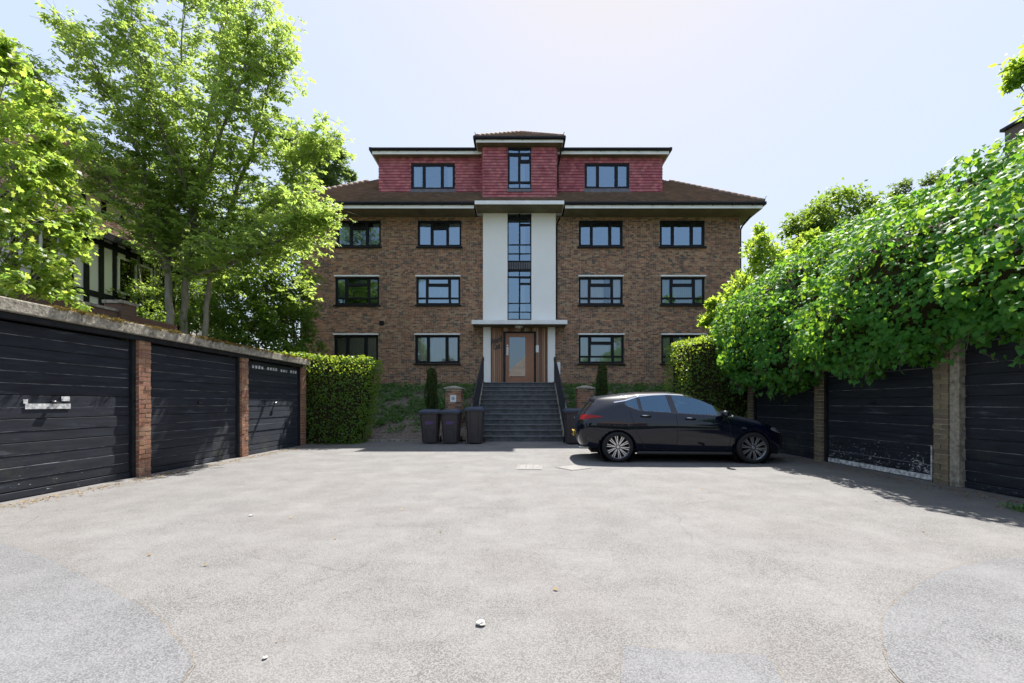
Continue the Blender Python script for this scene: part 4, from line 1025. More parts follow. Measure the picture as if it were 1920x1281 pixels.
# ================================================================== BINS
def make_bin(name, label, x, y, hgt=1.08, rz=0., print_=None, plain=False):
    t = thing(name, label, 'wheelie bin', (0, 0, 0), 0, group='dark wheelie bins by the steps')
    w0, w1, d0, d1, H = .215, .275, .24, .33, hgt-.12
    q = MB()
    n = 5; P = []
    def ring(z):
        f = z/H; w = w0+(w1-w0)*f; d = d0+(d1-d0)*f; c = .05
        return [(-w+c, -d, z), (w-c, -d, z), (w, -d+c, z), (w, d-c, z), (w-c, d, z), (-w+c, d, z), (-w, d-c, z), (-w, -d+c, z), (-w+c, -d, z)]
    q.grid([ring(z) for z in (.035, .05, H*.5, H)]); q.f.append(tuple(range(7, -1, -1))); q.mi.append(0)
    q.build('body', mt['bin_body'], t, bevel=.006)
    def fy(z): f = z/H; return -(d0+(d1-d0)*f)
    if not plain:                                 # raised panel with arched outline low on the front
        q = MB(); pts = [(-.105, .10), (-.112, .38), (-.098, .43), (-.06, .455), (.06, .455), (.098, .43), (.112, .38), (.105, .10)]
        q.tube([(x_, fy(z_)-.004, z_) for x_, z_ in pts], .010, 6); q.build('front_panel', mt['bin_body'], t)
    else:
        for xx in (-.13, .13):
            q = MB(); q.tube([(xx*(.80+.2*z_/H), fy(z_)-.002, z_) for z_ in (.06, H*.5, H-.03)], .011, 6); q.build('rib', mt['bin_body'], t)
    q = MB(); q.box(-w1-.022, w1+.022, -d1-.022, d1+.02, H-.045, H+.012); q.build('rim', mt['bin_body'], t, bevel=.012)
    # lid: domed, overhanging at the front
    q = MB(); a, b_ = w1+.03, d1+.035; z = H+.014
    q.hexa([(-a, -b_, z-.02), (a, -b_, z-.02), (a, b_-.02, z-.02), (-a, b_-.02, z-.02), (-a, -b_, z+.035), (a, -b_, z+.035), (a, b_-.02, z+.05), (-a, b_-.02, z+.05)])
    q.hexa([(-a+.03, -b_+.03, z+.036), (a-.03, -b_+.03, z+.036), (a-.03, b_-.05, z+.051), (-a+.03, b_-.05, z+.051), (-a+.08, -b_+.10, z+.075), (a-.08, -b_+.10, z+.075), (a-.08, b_-.1, z+.095), (-a+.08, b_-.1, z+.095)])
    lid = q.build('lid', mt['bin_lid'], t, bevel=.012)
    q = MB(); q.tube([(-w1-.01, d1+.05, H+.02), (w1+.01, d1+.05, H+.02)], .016, 8); q.build('handle', mt['bin_lid'], t)
    for sx in (-1, 1):
        q = MB(); q.lathe([(.0, -.022), (.06, -.022), (.095, -.018), (.10, 0), (.095, .018), (.06, .022), (0, .022)], (sx*.25, d0+.06, .10), (1, 0, 0), 18); q.build('wheel', mt['rubber'], t, smooth=True)
    if print_ == 'purple':
        for k, (L, zz) in enumerate(((.23, .655), (.23, .625), (.15, .595))):
            q = MB(); q.box(-.115, -.115+L, fy(zz)-.0045, fy(zz)-.001, zz-.0075, zz+.0075); q.build('printed_stripe', mt['purple'], t)
    if print_ == 'white':
        for row_, zz in enumerate((.80, .765)):
            for k in range(8 if row_ == 0 else 7):
                if row_ and k == 3: continue
                xx = .0+k*.030+row_*.012; q = MB(); q.box(xx, xx+.020, fy(zz)-.0045, fy(zz)-.001, zz-.011, zz+.011); q.build('printed_letter', mt['white_print'], t)
    t.location = (x, y, 0); t.rotation_euler = (0, 0, rz)
    return t
BYB = 12.95
make_bin('wheelie_bin', 'wheelie bin with purple stripes, nearest the clipped hedge', WX(804.5, 12.7), BYB, 1.05, .03, 'purple')
make_bin('wheelie_bin', 'wheelie bin with a faint purple print, between two other bins', WX(844.5, 12.7), BYB-.02, 1.05, -.02, 'purple')
make_bin('wheelie_bin', 'plain ribbed wheelie bin standing right beside the steps', WX(890, 12.7), BYB-.08, 1.13, .02, None, True)
make_bin('wheelie_bin', 'lone wheelie bin with white lettering behind the rear of the black car', WX(1077.5, 12.4), 12.75, 1.08, -.02, 'white', True)

# ================================================================== DRAIN COVERS, LITTER
def cover(name, label, cx, cy, w, d, n, rz=0.):
    t = thing(name, label, 'drain cover', (0, 0, 0), 0, group='drain covers in the forecourt')
    q = MB()
    for a, b_, c, e in solid_minus(-w/2, w/2, -d/2, d/2, [(-w/2+.03, w/2-.03, -d/2+.03, d/2-.03)]): q.box(a, b_, c, e, -.01, .007)
    q.build('frame', mt['steel_cover'], t)
    for k in range(n):
        a = -w/2+.035+(w-.07)*k/n; q = MB(); q.box(a+.004, a+(w-.07)/n-.004, -d/2+.035, d/2-.035, -.01, .010); q.build('plate', mt['steel_cover'], t, bevel=.003)
    t.location = (cx, cy, 0); t.rotation_euler = (0, 0, rz)
cover('drain_cover', 'pale rectangular drain cover of three plates in front of the steps', WX(993, 8.05), 8.05, .46, .62, 3, -.05)
cover('drain_cover', 'skewed pale drain cover beside the shadow of the car', WX(1075, 7.9), 7.95, .48, .48, 1, .62)
for lab, (px_, py_), s_ in (('crumpled white paper scrap, largest of the litter on the open tarmac', (902, 1172), .05), ('tiny white paper scrap near the left garage doors', (470, 968), .035), ('tiny white paper scrap at the front edge of the tarmac', (497, 1236), .022)):
    X_, Y_ = gp(px_, py_); bm = bmesh.new(); bmesh.ops.create_icosphere(bm, subdivisions=2, radius=s_*.5)
    for v in bm.verts:
        k = 1+.5*mnoise.noise(v.co*60+Vector((X_, 0, 0))); v.co = Vector((v.co.x*k*1.1, v.co.y*k, max(v.co.z*k*.45, -.2*s_)))
    me = bpy.data.meshes.new('paper_scrap'); bm.to_mesh(me); bm.free(); me.materials.append(mt['paper'])
    o = link(bpy.data.objects.new('paper_scrap', me)); o.location = (X_, Y_, .2*s_+.002); tag(o, lab, 'litter', 'scraps of litter on the forecourt')

# ================================================================== THE CAR
def build_car(loc, rz):
    car = thing('parked_car', 'glossy black five door hatchback parked side on before the garages', 'car', (0, 0, 0), 0)
    RW, WHEEL_R, WH, WF = .352, .318, .86, 3.52
    cols = [
     [(.20, 0, .30), (.10, 0, .34), (.02, 0, .48), (.00, 0, .70), (.05, 0, .88), (.16, 0, 1.02), (.36, 0, 1.24), (.36, 0, 1.335), (.38, 0, 1.362)],
     [(.21, .45, .30), (.11, .50, .34), (.03, .52, .48), (.01, .52, .70), (.06, .52, .88), (.17, .48, 1.02), (.37, .42, 1.24), (.37, .40, 1.33), (.50, 0, 1.385)],
     [(.26, .66, .30), (.17, .74, .34), (.10, .79, .48), (.07, .81, .70), (.115, .80, .88), (.22, .72, 1.03), (.42, .60, 1.25), (.42, .54, 1.325), (.68, 0, 1.408)],
     [(.40, .70, .26), (.33, .83, .30), (.27, .87, .48), (.25, .885, .70), (.29, .875, .91), (.42, .80, 1.06), (.60, .645, 1.275), (.64, .54, 1.365), (.85, 0, 1.425)],
     [(.86, .70, .20), (.86, .83, .24), (.86, .895, .45), (.86, .905, .68), (.86, .885, .92), (.84, .80, 1.165), (.90, .70, 1.275), (.98, .55, 1.40), (1.05, 0, 1.452)],
     [(1.08, .70, .20), (1.08, .815, .22), (1.08, .895, .45), (1.08, .90, .68), (1.08, .885, .915), (1.00, .775, 1.185), (1.02, .715, 1.252), (1.12, .55, 1.415), (1.15, 0, 1.462)],
     [(1.32, .70, .20), (1.32, .815, .22), (1.32, .89, .44), (1.32, .90, .67), (1.32, .885, .91), (1.30, .82, 1.068), (1.26, .655, 1.338), (1.26, .55, 1.428), (1.3, 0, 1.472)],
     [(1.38, .70, .20), (1.38, .815, .22), (1.38, .89, .43), (1.38, .90, .67), (1.38, .885, .905), (1.36, .82, 1.05), (1.31, .642, 1.36), (1.31, .55, 1.432), (1.36, 0, 1.475)],
     [(1.95, .70, .20), (1.95, .815, .22), (1.95, .872, .41), (1.95, .90, .66), (1.95, .885, .885), (1.95, .825, 1.012), (1.87, .632, 1.392), (1.86, .53, 1.447), (1.86, 0, 1.482)],
     [(2.06, .70, .20), (2.06, .815, .22), (2.06, .872, .41), (2.06, .90, .66), (2.06, .885, .88), (2.06, .825, 1.006), (1.97, .63, 1.392), (1.96, .53, 1.444), (1.96, 0, 1.48)],
     [(2.50, .70, .20), (2.50, .815, .22), (2.50, .872, .41), (2.50, .90, .66), (2.50, .885, .865), (2.50, .825, .982), (2.40, .64, 1.345), (2.34, .54, 1.398), (2.28, 0, 1.452)],
     [(2.86, .70, .20), (2.86, .815, .22), (2.86, .872, .42), (2.86, .90, .66), (2.86, .885, .85), (2.86, .83, .962), (2.80, .685, 1.165), (2.80, .61, 1.185), (2.85, 0, 1.235)],
     [(3.14, .70, .20), (3.14, .815, .22), (3.14, .89, .43), (3.14, .90, .66), (3.14, .885, .83), (3.06, .83, .945), (3.24, .735, .945), (3.27, .66, .952), (3.38, 0, .972)],
     [(3.52, .70, .20), (3.52, .83, .24), (3.52, .895, .45), (3.52, .90, .66), (3.52, .87, .795), (3.52, .80, .862), (3.55, .70, .888), (3.57, .55, .905), (3.6, 0, .925)],
     [(3.92, .68, .20), (3.92, .83, .24), (3.92, .87, .45), (3.92, .865, .62), (3.90, .825, .735), (3.88, .74, .785), (3.88, .62, .81), (3.89, .48, .828), (3.92, 0, .85)],
     [(4.12, .58, .20), (4.16, .70, .24), (4.17, .74, .42), (4.15, .74, .58), (4.10, .70, .672), (4.06, .62, .712), (4.05, .52, .732), (4.06, .40, .75), (4.10, 0, .765)],
     [(4.24, .35, .20), (4.30, .40, .25), (4.33, .42, .42), (4.31, .42, .56), (4.25, .40, .642), (4.21, .35, .676), (4.19, .30, .692), (4.19, .22, .70), (4.22, 0, .71)],
     [(4.27, 0, .20), (4.34, 0, .25), (4.37, 0, .42), (4.35, 0, .55), (4.30, 0, .63), (4.27, 0, .66), (4.25, 0, .68), (4.24, 0, .69), (4.23, 0, .70)],
    ]
    bm = bmesh.new(); NC, NR_ = len(cols), 9
    def face_mat(i, j):
        if j == 5:
            if i in (5, 7, 9, 10): return 1          # side glass
            if i in (6, 8): return 2                 # pillars
            if i == 11: return 2                     # mirror sail
        if i in (10, 11) and j == 7: return 3        # windscreen
        if i in (10, 11) and j == 6: return 0        # A pillar
        if i in (0, 1) and j == 5: return 4          # rear window
        if j == 0 : return 5                         # lower valance
        return 0
    for sg in (1, -1):
        V = [[bm.verts.new((u, v*sg, w)) for u, v, w in c] for c in cols]
        for i in range(NC-1):
            for j in range(NR_-1):
                vs = [V[i][j], V[i+1][j], V[i+1][j+1], V[i][j+1]]
                if sg < 0: vs.reverse()
                try: f = bm.faces.new(vs); f.material_index = face_mat(i, j)
                except ValueError: pass
    bmesh.ops.remove_doubles(bm, verts=bm.verts, dist=1e-5)
    cl = bm.edges.layers.float.get('crease_edge') or bm.edges.layers.float.new('crease_edge')
    for e in bm.edges:
        ms = {f.material_index for f in e.link_faces}
        if len(ms) > 1: e[cl] = .9 if not ms & {5} else .5
    bmesh.ops.recalc_face_normals(bm, faces=bm.faces)
    me = bpy.data.meshes.new('car_cage'); bm.to_mesh(me); bm.free()
    tmp = bpy.data.objects.new('car_cage', me); link(tmp)
    sm = tmp.modifiers.new('s', 'SUBSURF'); sm.levels = 3; sm.render_levels = 3
    dg = bpy.context.evaluated_depsgraph_get(); ev = bpy.data.meshes.new_from_object(tmp.evaluated_get(dg))
    bpy.data.objects.remove(tmp)
    vs = [v.co.copy() for v in ev.vertices]; fs = [(tuple(p.vertices), p.material_index) for p in ev.polygons]
    if sum((Vector(p.normal).z*1) for p in ev.polygons if p.center.z > 1.4) < 0: fs = [(tuple(reversed(a)), b_) for a, b_ in fs]
    bvh = BVHTree.FromPolygons(vs, [f for f, _ in fs])
    # wheel arches: drop faces inside the arch circle and pull the rim onto the circle
    def arch(p):
        for wc in (WH, WF):
            r = math.hypot(p.x-wc, p.z-.30)
            if abs(p.y) > .60 and r < RW and p.z < .75: return wc
        return None
    keep = []; drop = []
    for f, m in fs:
        c = sum((vs[k] for k in f), Vector())/len(f)
        (drop if arch(c) is not None else keep).append((f, m))
    dv = {k for f, _ in drop for k in f}; kv = {k for f, _ in keep for k in f}
    for k in dv & kv:
        p = vs[k]
        wc = WH if abs(p.x-WH) < abs(p.x-WF) else WF
        dx, dz = p.x-wc, p.z-.30; r = math.hypot(dx, dz)
        if dz > -.12 and r > .01 and abs(r-RW) < .08: p.x = wc+dx*RW/r; p.z = .30+dz*RW/r
    def sub(faces, name, mat, parent, smooth=True):
        used = sorted({k for f in faces for k in f}); ix = {k: i for i, k in enumerate(used)}
        q = MB(); q.v = [tuple(vs[k]) for k in used]; q.f = [tuple(ix[k] for k in f) for f in faces]; q.mi = [0]*len(q.f)
        return q.build(name, mat, parent, smooth)
    def islands(faces):
        par = {}
        def find(a):
            while par.setdefault(a, a) != a: a = par[a]
            return a
        for f in faces:
            for k in f[1:]: par[find(k)] = find(f[0])
        d = {}
        for f in faces: d.setdefault(find(f[0]), []).append(f)
        return list(d.values())
    body = sub([f for f, m in keep if m == 0], 'body', mt['car_paint'], car)
    sol = body.modifiers.new('shell', 'SOLIDIFY'); sol.thickness = .006; sol.offset = -1
    sub([f for f, m in keep if m == 5], 'lower_valance', mt['car_trim'], car)
    for isl in islands([f for f, m in keep if m == 1]): sub(isl, 'side_window', mt['car_glass'], car)
    for isl in islands([f for f, m in keep if m == 2]): sub(isl, 'window_pillar', mt['car_gloss'], car)
    sub([f for f, m in keep if m == 3], 'windscreen', mt['car_glass'], car)
    sub([f for f, m in keep if m == 4], 'rear_window', mt['car_rear_glass'], car)
    def proj(u, w, sg=-1, off=.002):
        h = bvh.ray_cast(Vector((u, sg*2, w)), Vector((0, -sg, 0)))
        if h[0] is None: return None
        n = h[1]
        if n.y*sg < 0: n = -n
        return h[0]+n*off
    def ribbon(pts, width, mat, name, sg, off=.002, n=10, thick=.0):
        """thin strip following the body side along a polyline in (u, w)"""
        q = MB(); path = []
        for (a, b_), (c, d) in zip(pts, pts[1:]):
            for k in range(n): path.append((a+(c-a)*k/n, b_+(d-b_)*k/n))
        path.append(pts[-1]); P = [[], []]
        for i, (u, w) in enumerate(path):
            a = path[max(i-1, 0)]; c = path[min(i+1, len(path)-1)]
            tx, tz = c[0]-a[0], c[1]-a[1]; L = math.hypot(tx, tz) or 1
            nx, nz = -tz/L*width/2, tx/L*width/2
            p1, p2 = proj(u+nx, w+nz, sg, off), proj(u-nx, w-nz, sg, off)
            if p1 is None or p2 is None: continue
            P[0].append(p1); P[1].append(p2)
        q.grid(P if sg < 0 else P[::-1]); return q.build(name, mat, car, True)
    def decal(poly_rows, mat, name, sg, off=.006, label=None):
        """patch following the body: rows of (u,w)"""
        q = MB(); P = [[proj(u, w, sg, off) for u, w in r] for r in poly_rows]
        if any(p is None for r in P for p in r): return None
        q.grid(P if sg < 0 else [r[::-1] for r in P]); return q.build(name, mat, car, True, label=label)
    for sg in (-1, 1):
        ribbon([(.80, 1.225), (1.03, 1.262), (1.3, 1.345), (1.6, 1.38), (1.9, 1.392), (2.15, 1.380), (2.4, 1.345), (2.65, 1.258), (2.85, 1.155), (3.05, 1.055), (3.22, .955)], .020, mt['chrome'], 'window_moulding', sg, .004)
        ribbon([(2.02, 1.0), (2.04, .80), (2.05, .5), (2.02, .27)], .008, mt['rubber'], 'door_gap', sg, .0015)
        ribbon([(3.02, .925), (3.07, .75), (3.08, .45), (3.02, .27)], .008, mt['rubber'], 'door_gap', sg, .0015)
        ribbon([(1.10, 1.08), (1.17, .82), (1.24, .62), (1.34, .42), (1.42, .27)], .008, mt['rubber'], 'door_gap', sg, .0015)
        ribbon([(1.42, .268), (2.2, .265), (3.02, .268)], .008, mt['rubber'], 'door_gap', sg, .0015)
        ribbon([(1.08, 1.085), (1.35, 1.045), (1.95, 1.003), (2.5, .972), (2.98, .945)], .012, mt['car_gloss'], 'window_seal', sg, .003)
        ribbon([(.30, .72), (.55, .62)], .008, mt['rubber'], 'bumper_gap', sg, .0015)
        for (u, w) in ((1.42, .935), (2.30, .885)):
            p = [proj(u+du, w-du*.06, sg, o_) for du, o_ in ((-.10, .004), (-.085, .03), (0, .037), (.085, .03), (.10, .004))]
            if None not in p: q = MB(); q.tube(p, [.012, .015, .016, .015, .012], 8, flat=.9); q.build('door_handle', mt['car_paint'], car, True)
            p = [proj(u+du, w+.012-du*.06, sg, .043) for du in (-.08, 0, .08)]
            if None not in p: q = MB(); q.tube(p, .005, 6); q.build('handle_trim', mt['chrome'], car, True)
        # tail lamp wrapping the corner
        decal([[(.16+k*.043, .985-k*.0035-abs(k-4)*.003) for k in range(10)], [(.13+k*.046, .93-k*.001) for k in range(10)], [(.11+k*.043, .865+k*.006) for k in range(10)]], mt['tail_red'], 'tail_lamp', sg, .008)
        decal([[(.12+k*.03, .862+k*.006) for k in range(6)], [(.11+k*.028, .81+k*.006) for k in range(6)]], mt['car_gloss'], 'tail_lamp_base', sg, .006)
        decal([[(3.92+k*.03, .725-k*.008) for k in range(6)], [(3.86+k*.045, .685-k*.008) for k in range(6)], [(3.98+k*.03, .63-k*.006) for k in range(6)]], mt['lamp_clear'], 'headlight', sg, .006)
        decal([[(3.285+k*.02, .725) for k in range(6)], [(3.28+k*.02, .702) for k in range(6)]], mt['chrome'], 'side_badge', sg, .006)
        # mirror
        q = MB(); c = Vector((2.93, sg*.985, 1.0)); q.lathe([(.0, -.075), (.055, -.065), (.085, -.02), (.082, .03), (.05, .06), (0, .068)], c, (1, 0, 0), 16); 
        q.v = [(x, y+(y-c.y)*.35, c.z+(z-c.z)*.82) for x, y, z in q.v]
        mi = q.build('wing_mirror', mt['car_paint'], car, True)
        q = MB(); q.tube([(2.92, sg*.80, .955), (2.93, sg*.90, .965), (2.93, sg*.95, .975)], [.035, .028, .025], 8); q.build('mirror_arm', mt['car_gloss'], mi, True)
        # sill
        q = MB(); q.box(1.25, 3.13, min(sg*.80, sg*.868), max(sg*.80, sg*.868), .17, .235); q.build('sill', mt['car_trim'], car, bevel=.02)
        # wheels
        for wc in (WH, WF):
            y = sg*.795
            q = MB(); q.lathe([(.225, -.10), (.285, -.108), (WHEEL_R-.008, -.085), (WHEEL_R, -.05), (WHEEL_R, .05), (WHEEL_R-.008, .085), (.285, .108), (.225, .10), (.215, 0)], (wc, y, WHEEL_R), (0, sg, 0), 48, True)
            wh = q.build('wheel', mt['rubber'], car, True)
            q = MB(); q.lathe([(.222, .088), (.236, .104), (.240, .098), (.232, .07), (.212, .03), (.20, -.08)], (wc, y, WHEEL_R), (0, sg, 0), 48)
            q.lathe([(.0, .092), (.030, .092), (.036, .084), (.036, .05)], (wc, y, WHEEL_R), (0, sg, 0), 16)
            for k in range(20):
                a = 2*PI*k/20+(.06 if k % 2 else -.06); ca, sa = math.cos(a), math.sin(a)
                d = Vector((ca, 0, sa)); tt = Vector((-sa, 0, ca)); ax = Vector((0, sg, 0)); c0 = Vector((wc, y, WHEEL_R))
                w_ = .0085
                p = []
                for (r_, dep) in ((.05, .062), (.229, .072)):
                    for t_, b2 in ((-w_, 0), (w_, 0), (w_, .022), (-w_, .022)):
                        p.append(c0+d*r_+tt*t_*(1.1 if r_ > .1 else .8)+ax*(dep+b2))
                q.hexa([p[0], p[1], p[5], p[4], p[3], p[2], p[6], p[7]])
            q.build('rim', mt['alloy'], wh, False)
            q = MB(); q.lathe([(0, .035), (.16, .035), (.16, .02), (0, .02)], (wc, y, WHEEL_R), (0, sg, 0), 24); q.build('brake_disc', mt['rubber'], wh)
            q = MB(); q.lathe([(RW+.012, -.30), (RW+.012, .062)], (wc, y, .30), (0, sg, 0), 32); q.lathe([(0, -.22), (RW+.012, -.22)], (wc, y, .30), (0, sg, 0), 32)
            q.build('arch_liner', mt['rubber'], car)
    # rear: plate, spoiler, exhaust, fog lamps; floor and seats
    q = MB(); q.box(-.012, .012, -.26, .26, .50, .61); pl = q.build('number_plate', mt['plate_yellow'], car)
    for k in range(7):
        q = MB(); yy = .21-k*.066-(.03 if k > 3 else 0); q.box(-.0145, -.0122, yy-.018, yy+.018, .52, .59); q.build('plate_character', mt['car_gloss'], pl)
    q = MB(); q.tube([(.10, -.45, .27), (.30, -.45, .27)], .035, 10, False); q.build('exhaust', mt['chrome'], car, True)
    q = MB(); q.box(.35, 4.15, -.56, .56, .17, .24); q.box(1.0, 3.3, -.80, .80, .24, .28); q.build('floor_pan', mt['rubber'], car)
    q = MB(); q.box(2.95, 3.3, -.76, .76, .62, .90); q.build('dashboard', mt['seat_cloth'], car, bevel=.05)
    q = MB(); q.lathe([(.175, -.012), (.19, 0), (.175, .012), (.162, 0)], (2.72, -.36, .90), (-.9, 0, .42), 24, True); q.build('steering_wheel', mt['rubber'], car, True)
    for sx in (-.36, .36):
        q = MB(); q.hexa([(2.0, sx-.23, .42), (2.55, sx-.23, .46), (2.55, sx+.23, .46), (2.0, sx+.23, .42), (2.02, sx-.23, .56), (2.55, sx-.23, .60), (2.55, sx+.23, .60), (2.02, sx+.23, .56)])
        q.hexa([(1.95, sx-.22, .50), (2.12, sx-.22, .50), (2.12, sx+.22, .50), (1.95, sx+.22, .50), (1.74, sx-.19, 1.08), (1.86, sx-.19, 1.10), (1.86, sx+.19, 1.10), (1.74, sx+.19, 1.08)])
        q.hexa([(1.74, sx-.11, 1.12), (1.83, sx-.11, 1.12), (1.83, sx+.11, 1.12), (1.74, sx+.11, 1.12), (1.71, sx-.10, 1.30), (1.79, sx-.10, 1.30), (1.79, sx+.10, 1.30), (1.71, sx+.10, 1.30)])
        q.build('seat', mt['seat_cloth'], car, bevel=.03)
    q = MB(); q.hexa([(1.15, -.6, .45), (1.6, -.6, .48), (1.6, .6, .48), (1.15, .6, .45), (1.15, -.6, .56), (1.6, -.6, .60), (1.6, .6, .60), (1.15, .6, .56)])
    q.hexa([(1.05, -.6, .55), (1.2, -.6, .55), (1.2, .6, .55), (1.05, .6, .55), (.88, -.56, 1.06), (.98, -.56, 1.08), (.98, .56, 1.08), (.88, .56, 1.06)])
    q.build('rear_seat', mt['seat_cloth'], car, bevel=.03)
    car.location = loc; car.rotation_euler = (0, 0, rz)
    return car
CY_ANG = math.radians(-4.0)
# near rear corner (local u=0, v=-.9) should land near pixel x=1080
build_car((1.22, 9.62, 0), CY_ANG)

# ================================================================== FOLIAGE
# ---- clipped hedges
def box_hedge(name, label, x0, x1, y0, y1, ztl, ztr, seed, n=5200, lean=.25, mat='hedge_leaf', size=(.055, .085), round_=.18, zb=0., group=None):
    rs = np.random.RandomState(seed)
    t = thing(name, label, 'hedge', ((x0+x1)/2, y0, zb), group=group)
    def surf(u, v, f):
        """u along, v up/over; f = face: 0 front,1 top,2 right,3 left"""
        pass
    P = []; N = []
    W, Dp, H = x1-x0, y1-y0, max(ztl, ztr)-zb
    areas = np.array([W*H, W*Dp, Dp*H, Dp*H, W*H*.4]); areas = areas/areas.sum()
    for k in range(n):
        f = rs.choice(5, p=areas); a, b_ = rs.rand(2)
        if f == 0: p = (a, 0, b_); nn = (0, -1, .15)
        elif f == 1: p = (a, b_, 1); nn = (0, 0, 1)
        elif f == 2: p = (1, a, b_); nn = (1, 0, .1)
        elif f == 3: p = (0, a, b_); nn = (-1, 0, .1)
        else: p = (a, 1, b_); nn = (0, 1, .1)
        P.append(p); N.append(nn)
    P = np.array(P); N = np.array(N, float)
    def warp(P, inset):
        zt = ztl+(ztr-ztl)*P[:, 0]
        z = zb+P[:, 2]*(zt-zb-inset)
        hfrac = np.clip((z-zb)/H, 0, 1)
        ln = lean*(1-hfrac)**1.3
        x = x0+inset+(W-2*inset)*P[:, 0]-ln*P[:, 0]
        y = y0+inset+(Dp-2*inset)*P[:, 1]
        top = np.clip((hfrac-(1-round_/H))/(round_/H), 0, 1)
        r = round_*(1-np.sqrt(np.clip(1-top**2, 0, 1)))
        x = np.where(P[:, 0] > .5, x-r*np.clip((P[:, 0]-.5)*2, 0, 1), x+r*np.clip((.5-P[:, 0])*2, 0, 1))
        y = y+r*np.where(P[:, 1] < .5, 1-P[:, 1]*2, -(P[:, 1]-.5)*2)
        return np.stack([x, y, z], 1)
    Q = warp(P, .0)
    nz = np.array([mnoise.noise(Vector(q)*1.8) for q in Q])*.07
    depth = rs.rand(n)**2*.14
    Q = Q+unit(N)*(nz-depth+.02)[:, None]
    Nn = unit(N)+rs.normal(size=N.shape)*.55
    D = rs.normal(size=N.shape)*.8+unit(N)*.45; D[:, 2] += .15
    leaf_obj('foliage', Q, D, Nn, rs.uniform(*size, n), 'oval', mt[mat], t, kind='stuff')
    q = MB(); k = 14; ins = .17
    def face(fn): 
        G = np.array([fn(i/k, j/k) for j in range(k+1) for i in range(k+1)]); Wp = warp(G, ins).reshape(k+1, k+1, 3); q.grid(Wp.tolist())
    face(lambda a, b_: (a, 0, b_)); face(lambda a, b_: (a, b_, 1)); face(lambda a, b_: (1, a, b_)); face(lambda a, b_: (0, a, b_)); face(lambda a, b_: (a, 1, b_))
    q.build('twigs', mt['twig_core'], t)
    return t
box_hedge('clipped_hedge', 'tall clipped box shaped hedge at the end of the mossy garage row', -7.9, WX(697, 12.75), 12.62, 13.85, 2.78, 2.52, 31, 9500, .42)
box_hedge('clipped_hedge', 'rounded clipped hedge beside the ivy covered garage row', WX(1270, 12.6), 7.0, 11.85, 13.6, 3.02, 3.35, 32, 9000, -.0, 'hedge_leaf', (.05, .08), .55)

